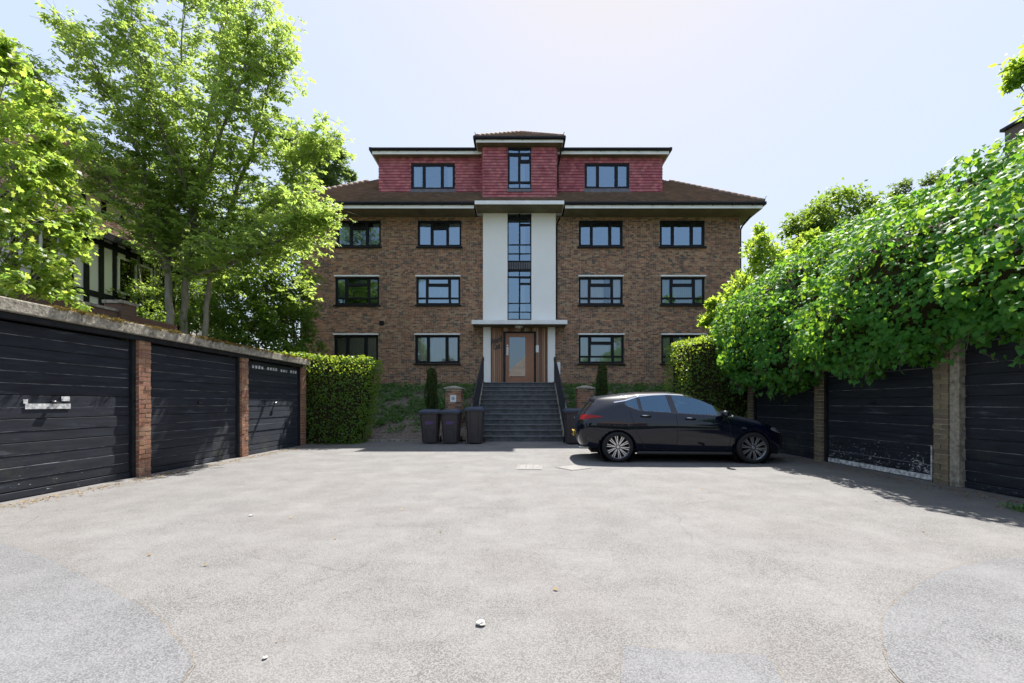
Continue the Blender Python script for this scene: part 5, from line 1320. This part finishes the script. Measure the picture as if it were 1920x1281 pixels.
# ---- ivy over the right-hand garages
def ivy():
    rs = np.random.RandomState(41)
    t = thing('ivy', 'large mound of glossy green ivy spilling over the garage roofs', 'ivy', (7.0, 8, 0))
    prof = np.array([(6.16, 1.98), (5.92, 1.92), (5.66, 2.15), (5.52, 2.65), (5.55, 3.15), (5.85, 3.75), (6.4, 4.25), (7.1, 4.72), (7.9, 4.98), (8.8, 4.98), (9.8, 4.4), (10.4, 3.3)])
    seg = np.linalg.norm(np.diff(prof, axis=0), axis=1); cum = np.r_[0, np.cumsum(seg)]; Lp = cum[-1]
    bc = np.stack([rs.uniform(0, Lp, 150), rs.uniform(3, 13.4, 150)], 1); br = rs.uniform(.45, 1.0, 150)
    def bulge(sl, y):
        out = np.full(len(sl), -.22)
        for (a, b_), r in zip(bc, br):
            q_ = 1-((sl-a)**2+(y-b_)**2)/r**2
            out = np.maximum(out, np.sqrt(np.clip(q_, 0, 1))*r*.58-.24)
        return out
    def pt(s, y, inset=0.):
        x = np.interp(s*Lp, cum, prof[:, 0]); z = np.interp(s*Lp, cum, prof[:, 1])
        # far-end taper
        e = np.clip((y-11.3)/1.9, 0, 1); k = 1-.40*e**2
        z = 1.9+(z-1.9)*k
        x = x+.25*e
        nz = np.array([mnoise.noise((a*.9, b_*.8, c*.9)) for a, b_, c in zip(x, y, z)])
        n2 = np.array([mnoise.noise((a*2.4+9, b_*2.2, c*2.4)) for a, b_, c in zip(x, y, z)])
        d = nz*.30+n2*.20+bulge(s*Lp, y)
        ds = 1e-3; x2 = np.interp(np.clip(s+ds, 0, 1)*Lp, cum, prof[:, 0]); z2 = np.interp(np.clip(s+ds, 0, 1)*Lp, cum, prof[:, 1])
        x1 = np.interp(np.clip(s-ds, 0, 1)*Lp, cum, prof[:, 0]); z1 = np.interp(np.clip(s-ds, 0, 1)*Lp, cum, prof[:, 1])
        tx, tz = x2-x1, z2-z1; L = np.sqrt(tx**2+tz**2)+1e-9
        nx, nz_ = -tz/L, tx/L                        # outward: towards the forecourt / up
        N = np.stack([nx, np.zeros_like(nx)+.55*e**2, nz_], 1)
        d = d-inset
        lowfr = np.array([mnoise.noise((7.7, b_*1.6, 0)) for b_ in y])*.22
        P = np.stack([x+N[:, 0]*d, y+.4*e*0, z+N[:, 2]*d+np.where(s < .12, lowfr*(1-s/.12), 0)], 1)
        return P, N
    n = 34000
    s = rs.rand(n)**1.15*.93; y = 3.3+rs.rand(n)*(13.0-3.3)
    P, N = pt(s, y, 0.)
    dep = rs.rand(n)**1.5*.34-.04
    P = P-N*dep[:, None]
    Nn = unit(unit(N)+np.array([0, -.25, .35])+rs.normal(size=N.shape)*.33)
    D = np.array([-.25, 0, -.8])+rs.normal(size=N.shape)*.42
    S = rs.uniform(.045, .098, n)
    # end cap leaves
    m = 2600; yy = np.full(m, 13.0); ss = rs.rand(m)*.9; Pc, Nc = pt(ss, yy, 0.); f = rs.rand(m)[:, None]
    Pc = Pc*(1-f*.75)+np.array([8.2, 13.0, 2.6])*f*.75; Pc[:, 1] += .35*f[:, 0]+rs.rand(m)*.15
    Pf, Nf_ = Pc, np.tile([0, .9, .35], (m, 1))+rs.normal(size=(m, 3))*.3
    # the 300 leaves that show largest stand as objects of their own
    vis = (dep < .06) & (P[:, 1] > 4.6) & (P[:, 1] < 9)
    pxx = VX+P[:, 0]/P[:, 1]*F; pyy = VY-(P[:, 2]-CAM_H)/P[:, 1]*F
    vis &= (pxx < 1925) & (pyy > 0)
    big = np.where(vis, S/P[:, 1], 0); pick = np.argsort(-big)[:300]
    mask = np.ones(n, bool); mask[pick] = False
    leaf_obj('leaves', np.concatenate([P[mask], Pf]), np.concatenate([D[mask], np.array([0, .1, -.8])+rs.normal(size=(m, 3))*.5]), np.concatenate([Nn[mask], Nf_]), np.concatenate([S[mask], rs.uniform(.07, .12, m)]), 'ivy', mt['ivy_leaf'], t, kind='stuff')
    one = leaf_mesh('leaf', [(0, 0, 0)], [(0, 1, 0)], [(0, 0, 1)], 1., 'ivy', mt['ivy_leaf'])
    for i in pick:
        d = Vector(D[i]).normalized(); nn = Vector(Nn[i]); nn = (nn-d*nn.dot(d)).normalized(); b_ = d.cross(nn)
        mx = Matrix(((b_.x, d.x, nn.x), (b_.y, d.y, nn.y), (b_.z, d.z, nn.z)))
        o = link(bpy.data.objects.new('leaf', one), t); o.location = Vector(P[i])-WLOC[t]; o.rotation_euler = mx.to_euler(); o.scale = (S[i],)*3
    # dense stems behind the leaves
    q = MB(); G = []
    for j in range(41):
        ss = np.linspace(0, 1, 26); P_, _ = pt(ss, np.full(26, 3.3+9.7*j/40), .30); G.append(P_.tolist())
    q.grid(G); c = len(q.v); q.v.append((8.2, 13.0, 2.6)); last = 40*26
    for i in range(25): q.f.append((last+i, last+i+1, c)); q.mi.append(0)
    q.build('stems', mt['twig_core'], t, smooth=True)
    # loose trailing shoots
    P2, D2, N2 = [], [], []; q = MB()
    for k in range(60):
        y = rs.uniform(4.2, 12.); s0 = np.array([rs.uniform(.02, .1)]); p, _ = pt(s0, np.array([y])); p = Vector(p[0]); L = rs.uniform(.15, .5)
        pts = [p, p+Vector((-.06, rs.normal()*.05, -L*.5)), p+Vector((-.03, rs.normal()*.08, -L))]; q.tube(pts, .006, 4)
        for i in range(int(L*22)):
            f = rs.rand(); P2.append(tuple(pts[0].lerp(pts[2], f)+Vector((rs.normal()*.04, rs.normal()*.05, 0)))); D2.append((rs.normal()*.4-.2, rs.normal()*.4, -.8)); N2.append((-.8, rs.normal()*.4, .5))
    q.build('trailing_stems', mt['dark_bark'], t, kind='stuff')
    leaf_obj('trailing_leaves', P2, D2, N2, rs.uniform(.06, .10, len(P2)), 'ivy', mt['ivy_leaf'], t, kind='stuff')
ivy()

# ---- generic trees and bushes
def bush(name, label, cat, base, clumps, leafmat_, n_per, size, shape='oval', core=False, seed=1, trunk=None, step=1, flat=.75, droop=.25, bark='dark_bark', group=None, stem_from=None, up=1.):
    """clumps: list of (x,y,z,r)"""
    rs = np.random.RandomState(seed)
    t = thing(name, label, cat, base, group=group)
    cs = np.array([c[:3] for c in clumps], float); rad = np.array([c[3] for c in clumps], float)
    sub_c, sub_r = [], []
    for c, r in zip(cs, rad):
        k = max(6, int(22*r*r)+6)
        o = unit(rs.normal(size=(k, 3)))*rs.uniform(.25, 1., (k, 1))**.6*r*np.array([1, 1, flat+.1])
        sub_c += list(c+o); sub_r += list(rs.uniform(.24, .42, k)*r**.7)
    sub_c = np.array(sub_c); sub_r = np.array(sub_r)
    P, D, N = clump_leaves(sub_c, sub_r, n_per, rs, flat, droop, up)
    leaf_obj('crown', P, D, N, rs.uniform(*size, len(P)), shape, mt[leafmat_], t, kind='stuff')
    q = MB(); b0 = Vector(base)
    st = Vector(stem_from) if stem_from else b0
    if trunk:
        top = Vector(cs.mean(0)); q.tube([b0-Vector((0, 0, .1)), b0.lerp(top, .4)+Vector((.05, 0, 0)), b0.lerp(top, .75), top], [trunk, trunk*.8, trunk*.55, trunk*.3], 8)
    for c, r in list(zip(cs, rad))[::step]:
        mid = b0.lerp(Vector(c), .45); q.tube([mid if trunk else b0, mid.lerp(Vector(c), .6)+Vector((0, 0, .1)), c], [min(.028, max(.015, (trunk or .06)*.3)), .014, .006], 5)
    for i in range(0, len(sub_c), 2):
        c = cs[np.argmin(np.linalg.norm(cs-sub_c[i], axis=1))]; q.tube([c, sub_c[i]], [.014, .005], 4)
    q.build('trunk', mt[bark], t, smooth=True)
    if core:
        q = MB()
        for c, r in zip(cs, rad):
            bm = bmesh.new(); bmesh.ops.create_icosphere(bm, subdivisions=2, radius=r*.30)
            off = len(q.v)
            for v in bm.verts:
                k = 1+.35*mnoise.noise(v.co*2/r+Vector(c)); q.v.append(tuple(v.co*k*1.0+Vector(c)))
            for f in bm.faces: q.f.append(tuple(off+v.index for v in f.verts)); q.mi.append(0)
            bm.free()
        q.build('inner_twigs', mt['twig_core'], t, smooth=True)
    return t

# ash tree: several stems, fans of ascending branches, small pinnate leaves
def ash():
    rs = np.random.RandomState(51); Y0 = 11.7
    t = thing('ash_tree', 'tall airy ash tree with several grey stems behind the mossy garages', 'tree', (WX(325, Y0), Y0, 0))
    stems = [
        [(318, 720, 0), (318, 590, 0), (316, 492, 0), (296, 400, -.2), (268, 310, -.5), (215, 190, -.8), (150, 70, -1.)],
        [(316, 492, 0), (322, 400, .2), (326, 300, .3), (335, 170, .5), (345, 20, .7), (350, -70, .8)],
        [(350, 720, .5), (345, 590, .5), (352, 500, .4), (366, 400, .3), (378, 300, .2), (402, 170, 0), (425, 20, -.2), (436, -50, -.3)],
        [(362, 430, .3), (345, 340, -.4), (300, 240, -.8), (262, 120, -1.1), (240, -20, -1.2)],
        [(385, 720, .7), (386, 600, .7), (396, 500, .6), (430, 395, .5), (470, 290, .3), (500, 180, .1), (520, 90, 0)],
        [(396, 500, .6), (450, 440, .9), (515, 370, 1.1), (565, 310, 1.2), (600, 270, 1.3)],
        [(372, 370, .3), (410, 270, -.6), (450, 160, -.9), (470, 50, -1.)],
        [(352, 520, .4), (420, 500, -.2), (490, 470, -.4), (545, 440, -.4), (590, 410, -.5)],
        [(316, 500, 0), (270, 430, -.6), (205, 340, -1.0), (120, 230, -1.3), (70, 160, -1.4)],
    ]
    q = MB(); nodes = []
    for si, st in enumerate(stems):
        pts = [P3(x, y, Y0+dy) for x, y, dy in st]
        pts = [Vector(p) for p in pts]
        dense = []
        for a, b_ in zip(pts, pts[1:]):
            for k in range(4): dense.append(a.lerp(b_, k/4)+Vector((rs.normal()*.02, rs.normal()*.02, 0)))
        dense.append(pts[-1]); n = len(dense)
        r0 = .105 if si in (0, 2) else (.085 if si == 4 else .055)
        rad = [max(.008, r0*(1-.92*i/(n-1))**.9) for i in range(n)]
        q.tube(dense, rad, 8)
        for i in range(n):
            z = dense[i].z
            if z > 3.4 and not (si in (0, 2, 4) and z < 4.6): nodes.append((dense[i], (dense[min(i+1, n-1)]-dense[max(i-1, 0)]).normalized(), i/(n-1), rad[i], si))
    cl = []
    for p, d, f, r, si in nodes:
        for k in range(3):
            a = rs.uniform(0, 2*PI); side = Vector((math.cos(a), math.sin(a)*.8, 0))
            dr = (d*rs.uniform(.5, 1.0)+side*rs.uniform(.5, .9)+Vector((0, 0, rs.uniform(.0, .35)))).normalized()
            L = rs.uniform(.6, 1.5)*(1.1-.5*f)
            e = p+dr*L; m = p.lerp(e, .5)+Vector((0, 0, -.04))
            q.tube([p, m, e], [max(.008, r*.4), .008, .004], 4)
            for g_ in (.45, .72, 1.0):
                c = p.lerp(e, g_); cl.append(c)
                for _ in range(2):
                    tw = c+Vector((rs.normal()*.26, rs.normal()*.26, rs.normal()*.16+.04)); q.tube([c, tw], [.005, .003], 3); cl.append(tw)
    q.build('trunk', mt['bark'], t, smooth=True)
    cl = [c for c in cl if c.z > 3.0]
    # lower right foliage in front of the facade edge
    for k in range(150):
        c = P3(rs.uniform(430, 625), rs.uniform(330, 560), Y0+rs.uniform(-.4, 1.6))
        x_, y_ = VX+c.x/c.y*F, VY-(c.z-CAM_H)/c.y*F
        if x_ > 600 and y_ > 470: continue
        cl.append(c)
    LP, LD, LN = [], [], []
    for c in cl:
        if rs.rand() < .30: continue
        for _ in range(3):
            a = rs.uniform(0, 2*PI); d = Vector((math.cos(a), math.sin(a), rs.uniform(-.75, .25))).normalized(); L = rs.uniform(.16, .26)
            o = c+Vector((rs.normal()*.10, rs.normal()*.10, rs.normal()*.07)); sd = d.cross(Vector((0, 0, 1))).normalized()
            nn = Vector((rs.normal()*.35, rs.normal()*.35, 1))
            for k in range(1, 5):
                b_ = o+d*(L*k/5)-Vector((0, 0, .02*k/5))
                for s in (-1, 1): LP.append(tuple(b_)); LD.append(tuple(sd*s+d*.5-Vector((rs.normal()*.3, rs.normal()*.3, .25+rs.normal()*.3)))); LN.append(tuple(nn+Vector((rs.normal(), rs.normal(), 0))*.4))
            LP.append(tuple(o+d*L*.9)); LD.append(tuple(d)); LN.append(tuple(nn))
    leaf_obj('crown', LP, LD, LN, rs.uniform(.075, .125, len(LP)), 'lance', mt['ash_leaf'], t, kind='stuff')
    return len(LP)
n_ash = ash()

# maple-like tree leaning in over the first garage
rs = np.random.RandomState(61)
cl = []
for (px_, py_, Y_, r) in ((-60, 120, 6.2, .7), (10, 150, 6.4, .42), (40, 205, 6.3, .36), (-40, 250, 6.0, .75), (85, 240, 6.9, .34), (140, 275, 7.1, .28), (25, 300, 6.2, .5), (-80, 380, 6., .9), (85, 350, 6.6, .40), (150, 380, 6.9, .36), (20, 420, 6.2, .5), (100, 440, 6.5, .42), (55, 505, 6.3, .4), (130, 495, 6.8, .3), (-30, 500, 6., .5), (20, 545, 6.2, .28), (105, 540, 6.6, .22), (-120, 200, 6.2, .8), (60, 270, 6.6, .25), (110, 310, 6.9, .25), (5, 100, 6.3, .2), (35, 365, 6.4, .3), (70, 400, 6.5, .3), (140, 430, 6.8, .25)):
    for q_ in range(3):
        p = P3(px_+rs.normal()*18, py_+rs.normal()*16, Y_+rs.normal()*.2); cl.append((p.x, p.y, p.z, r*rs.uniform(.45, .85)))
bush('maple_tree', 'bright yellow green maple tree hanging over the nearest left garage', 'tree', (-9.6, 6.3, 0), cl, 'maple_leaf', 20, (.05, .095), 'maple', False, 62, .10, 5, .85, .55, 'bark')

# dark bushes between the garages and the flats
def px_clumps(lst): 
    out = []
    for px_, py_, Y_, r in lst:
        p = P3(px_, py_, Y_); out.append((p.x, p.y, p.z, r))
    return out
bush('laurel_bush', 'dark green laurel thicket between the ash tree and the flats', 'bush', (-7.4, 14.2, 0), px_clumps([(470, 620, 13.8, .9), (530, 600, 14.2, .85), (550, 530, 14.6, .8), (500, 540, 14.2, .9), (440, 560, 13.6, .8), (480, 470, 14.4, .8), (545, 460, 15, .7), (420, 620, 13.4, .7), (540, 650, 14, .7), (510, 400, 15, .7), (460, 540, 15.4, 1.), (400, 520, 15.6, .9), (520, 470, 15.8, .9), (430, 610, 15.6, 1.), (500, 600, 15.6, 1.), (555, 580, 15.9, .8), (370, 590, 15.4, .8), (570, 640, 15.4, .7)]), 'dark_leaf', 62, (.08, .14), 'oval', False, 63, None, 1, .8, .3)
bush('shrub', 'leafy dark shrub at the foot of the ash tree stems', 'bush', (-9.4, 12.6, 0), px_clumps([(290, 590, 12.4, .55), (335, 615, 12.4, .6), (260, 600, 12.2, .45), (380, 590, 12.8, .6), (410, 640, 12.9, .6), (300, 640, 12.2, .5), (360, 655, 12.3, .5), (240, 570, 13.2, .45), (320, 550, 13.6, .6), (365, 540, 13.8, .6), (345, 590, 13.6, .7), (300, 520, 14.2, .6), (340, 480, 14.6, .6), (385, 490, 14.6, .7), (400, 440, 15., .6), (275, 600, 13.8, .5), (320, 630, 13.4, .6), (420, 560, 14.4, .7)]), 'dark_leaf', 60, (.06, .10), 'lance', False, 64, None, 1, .8, .3)
bush('sapling', 'thin leafy sapling crowding the tudor style wall', 'tree', (-10.9, 12.9, 0), px_clumps([(265, 540, 12.9, .45), (235, 500, 13.1, .4), (290, 480, 13.2, .4), (255, 430, 13.4, .35), (300, 400, 13.4, .35), (200, 540, 12.7, .4)]), 'ash_leaf', 50, (.07, .11), 'lance', False, 65, .05, 1, .6, .3, 'bark')
bush('tree', 'pale green tree showing behind the corner of the flats', 'tree', (-11.8, 26, 0), px_clumps([(585, 330, 26, 1.5), (615, 300, 26, 1.2), (640, 345, 26, .8), (600, 390, 26, 1.4), (560, 270, 26, 1.3), (575, 420, 26, 1.6), (655, 330, 26.2, .45), (625, 285, 26, .6)]), 'far_leaf', 62, (.14, .22), 'lance', False, 66, .2, 1, .8, .3, 'bark')
# right-hand side
bush('laurel_bush', 'bright yellow green laurel bush rising behind the ivy next to the flats', 'bush', (8.0, 14.6, 0), px_clumps([(1425, 465, 14.2, .55), (1445, 500, 14.1, .7), (1400, 540, 13.9, .7), (1370, 575, 13.7, .6), (1345, 620, 13.5, .5), (1340, 575, 13.7, .3), (1490, 500, 14.4, .7), (1540, 490, 14.5, .65), (1580, 475, 14.5, .55), (1430, 445, 14.4, .35), (1460, 560, 13.9, .7), (1330, 650, 13.4, .35), (1328, 600, 13.5, .25), (1610, 460, 14.5, .4), (1520, 450, 14.6, .35)]), 'laurel_leaf', 60, (.10, .17), 'lance', False, 67, None, 1, .85, -.35, up=.5)
bush('tree', 'round dark ivy clad tree rising behind the yellow laurel', 'tree', (15.2, 21, 0), px_clumps([(1565, 432, 21, 1.95), (1515, 445, 21, 1.25), (1618, 442, 21, 1.25), (1565, 470, 21, 1.7), (1590, 365, 21.2, .12)]), 'dark_leaf', 60, (.13, .22), 'oval', False, 68, .28, 1, .85, .3)
bush('sapling', 'thin feathery sapling poking above the middle of the ivy', 'tree', (13.2, 15, 0), px_clumps([(1690, 350, 15, .28), (1685, 365, 15, .35), (1700, 340, 15, .2), (1675, 375, 15, .25), (1695, 375, 15, .3)]), 'far_leaf', 26, (.08, .12), 'lance', False, 69, .03, 1, .6, .3, 'bark')
bush('sapling', 'small sapling top just clearing the crest of the ivy', 'tree', (14.6, 15.5, 0), px_clumps([(1745, 336, 15.5, .25), (1760, 330, 15.5, .22), (1735, 342, 15.5, .2)]), 'far_leaf', 26, (.07, .11), 'lance', False, 70, .03, 1, .6, .3, 'bark')
bush('overhanging_tree', 'tree reaching leafy branch tips into the sky above the ivy', 'tree', (10.5, 5.6, 0), px_clumps([(1912, 130, 6.2, .16), (1903, 150, 6.2, .12), (1922, 108, 6.2, .16), (1960, 130, 6.1, .35), (2010, 90, 6., .6), (2060, 180, 5.9, .7), (2120, 60, 5.8, .9)]), 'laurel_leaf', 34, (.07, .12), 'lance', False, 71, .14, 1, .7, .4, 'bark')

# columnar conifers on the bank
for px_, py_, lab in ((809, 692, 'slim columnar conifer on the bank above the striped bins'), (1129, 684, 'slim columnar conifer on the bank above the parked car')):
    Y_ = 15.6; x = WX(px_, Y_); zt = WZ(py_, Y_); z0 = bank_z(Y_)
    t = thing('columnar_conifer', lab, 'shrub', (x, Y_, z0), group='columnar conifers flanking the steps')
    rs = np.random.RandomState(int(px_)); n = 2600
    h = rs.rand(n); rad = .185*(1-np.clip((h-.88)/.12, 0, 1)**2*.75)*(.85+.15*np.sin(h*5)); a = rs.rand(n)*2*PI
    jit = 1+.22*np.sin(a*3+h*9)+rs.normal(size=n)*.08
    P = np.stack([x+np.cos(a)*rad*jit, Y_+np.sin(a)*rad*jit, z0+.05+h*(zt-z0-.05)], 1)
    D = np.stack([np.cos(a)*.45, np.sin(a)*.45, np.full(n, .9)], 1)+rs.normal(size=(n, 3))*.25
    N = np.stack([np.cos(a), np.sin(a), np.full(n, .2)], 1)+rs.normal(size=(n, 3))*.3
    leaf_obj('foliage', P, D, N, rs.uniform(.05, .09, n), 'lance', mt['conifer_leaf'], t, kind='stuff')
    q = MB(); q.tube([(x, Y_, z0-.05), (x, Y_, z0+.5), (x, Y_, zt-.12)], [.12, .13, .05], 8); q.build('stem', mt['twig_core'], t)

# ================================================================== NEIGHBOURS
# brick boundary wall behind the left garages
t = thing('boundary_wall', 'dark red brick boundary wall with a pier behind the left garages', 'wall', (-9.1, 9, 0))
q = MB(); q.box(-9.2, -8.98, 4, 11.2, 0, 3.25); q.build('wall', mt['brick_dark'], t)
q = MB(); q.box(-9.28, -8.9, 9.55, 9.93, 0, 3.45); q.build('pier', mt['brick_dark'], t)
q = MB(); q.box(-9.23, -8.95, 4, 9.54, 3.252, 3.31); q.box(-9.31, -8.87, 9.52, 9.96, 3.452, 3.52); q.build('coping', mt['concrete'], t)
# timber framed house
hs = thing('timber_framed_house', 'tudor style white house with black timbers and tiled roofs behind the trees', 'house', (-16, 13, 0))
q = MB(); q.box(-22, -13.3, 9, 19, 0, 7.7); hw_ = q.build('wall', mt['white_render'], hs)
q = MB(); q.box(-13.29, -12.0, 9.2, 15.2, 0, 6.0); q.build('wall', mt['white_render'], hs)
for k in range(15):
    y = 9.3+k*.42; q = MB(); q.box(-11.995, -11.965, y-.07, y+.07, 2.6, 5.95); q.build('timber', mt['black_timber'], hs)
for zz in (2.6, 4.3, 5.8):
    q = MB(); q.box(-11.995, -11.96, 9.2, 15.2, zz-.08, zz+.08); q.build('timber', mt['black_timber'], hs)
for k in range(16):
    y = 9.1+k*.65; q = MB(); q.box(-13.295, -13.265, y-.07, y+.07, 6.9, 7.65); q.build('timber', mt['black_timber'], hs)
for ya, yb in ((10.2, 11.1), (12.7, 13.9)):
    w = (0, 0, 0, 0); q = MB()
    for a, b_, c, d in solid_minus(ya, yb, 4.5, 5.6, [(ya+.06, (ya+yb)/2-.03, 4.56, 5.54), ((ya+yb)/2+.03, yb-.06, 4.56, 5.54)]): q.box(-11.99, -11.93, a, b_, c, d)
    wo_ = q.build('window', mt['white_paint'], hs); q = MB(); q.quad((-11.955, ya+.05, 4.55), (-11.955, yb-.05, 4.55), (-11.955, yb-.05, 5.55), (-11.955, ya+.05, 5.55)); q.build('pane', mt['car_gloss'], wo_)
def roof_slope(name, y0, y1, xe, ze, xr, zr, parent, seed):
    """slope facing +X from eave (xe,ze) to ridge (xr,zr)"""
    q = MB(); q.hexa([(xe, y0, ze-.1), (xe, y1, ze-.1), (xr, y1, zr-.1), (xr, y0, zr-.1), (xe, y0, ze), (xe, y1, ze), (xr, y1, zr), (xr, y0, zr)])
    rf = q.build(name, mt['under_roof'], parent)
    U = Vector((xr-xe, 0, zr-ze)); L = U.length; U.normalize(); N_ = Vector((U.z, 0, -U.x))
    q = MB(); tile_face(q, (xe, y0, ze), (0, 1, 0), U, N_, int(L/.12), lambda r: [(0, y1-y0)], .12, .19, seed=seed); q.build('roof_tile', mt['roof_tile'], rf, kind='stuff')
    return rf
main_rf = roof_slope('roof', 8.6, 19.4, -12.9, 7.75, -17.6, 11.6, hs, 31)
q = MB(); q.hexa([(-22.4, 8.6, 7.65), (-17.6, 8.6, 11.5), (-17.6, 19.4, 11.5), (-22.4, 19.4, 7.65), (-22.4, 8.6, 7.75), (-17.6, 8.6, 11.6), (-17.6, 19.4, 11.6), (-22.4, 19.4, 7.75)]); q.build('roof', mt['under_roof'], hs)
q = MB(); q.box(-12.95, -12.82, 8.6, 19.4, 7.55, 7.72); q.build('gutter', mt['black_gutter'], hs)
roof_slope('lean_to_roof', 8.8, 15.6, -11.6, 6.0, -13.28, 7.2, hs, 33)
q = MB(); q.box(-11.66, -11.55, 8.8, 15.6, 5.82, 5.98); q.build('gutter', mt['black_gutter'], hs)
q = MB(); q.box(-15.0, -13.9, 15.2, 16.4, 7.6, 9.75); q.box(-15.08, -13.82, 15.12, 16.48, 9.752, 9.9); ch = q.build('chimney', mt['brick_dark'], hs)
for dx in (-.25, .25):
    q = MB(); q.lathe([(.13, 0), (.12, .25), (.14, .28), (.10, .28)], (-14.45+dx, 15.8, 9.9), (0, 0, 1), 12); q.build('chimney_pot', mt['red_brick'], ch)
# brick building at the far right edge
t = thing('brick_building', 'corner of a grey brick building with a dark coping above the ivy', 'building', (20, 12, 0))
bx_ = WX(1884, 17)
q = MB(); q.box(bx_, bx_+8, 4, 17, 0, WZ(246, 17)); q.build('wall', mt['brick_grey'], t)
q = MB(); q.box(bx_-.1, bx_+8.1, 3.9, 17.1, WZ(246, 17)+.002, WZ(242, 17)+.03); q.build('coping', mt['black_gutter'], t)

# ---- across the road: what the panes and the car reflect
hh = thing('house', 'pale brick house with a brown tiled roof across the road', 'house', (3, -26, 0))
q = MB(); q.box(-2, 8, -32, -25, 0, 5.2); q.build('wall', mt['brick_grey'], hh)
q = MB(); q.hexa([(-2.4, -32.4, 5.202), (8.4, -32.4, 5.202), (8.4, -24.6, 5.202), (-2.4, -24.6, 5.202), (1, -28.6, 8.6), (5, -28.6, 8.6), (5, -28.4, 8.6), (1, -28.4, 8.6)]); q.build('roof', mt['roof_tile'], hh)
for x in (0, 3, 6):
    for z in (1.0, 3.4):
        q = MB(); q.box(x-.6, x+.6, -24.98, -24.93, z, z+1.2); wq = q.build('window', mt['white_paint'], hh); q = MB(); q.box(x-.5, x+.5, -24.92, -24.91, z+.1, z+1.1); q.build('pane', mt['car_gloss'], wq)
box_hedge('street_hedge', 'long dark hedge across the road in front of the pale house', -14, 16, -19.5, -18.2, 1.9, 2.1, 35, 5000, 0., 'dark_leaf', (.22, .36))
rs = np.random.RandomState(81)
for k, (x, y, h, r, lab) in enumerate(((-20, -24, 11, 4., 'broad leafy street tree across the road, beyond the left garages'), (-9, -27, 9, 3.4, 'leafy street tree across the road beside the pale house'), (15, -25, 10, 3.6, 'leafy street tree across the road on the right of the pale house'), (27, -23, 12, 4.2, 'tall leafy street tree across the road, beyond the right garages'))):
    cl = [(x+rs.normal()*r*.45, y+rs.normal()*r*.4, h*.62+rs.normal()*h*.17, r*rs.uniform(.35, .5)) for _ in range(9)]
    bush('street_tree', lab, 'tree', (x, y, 0), cl, 'conifer_leaf', 26, (.3, .5), 'oval', False, 90+k, .25, 1, .85, .3, group='street trees across the road')
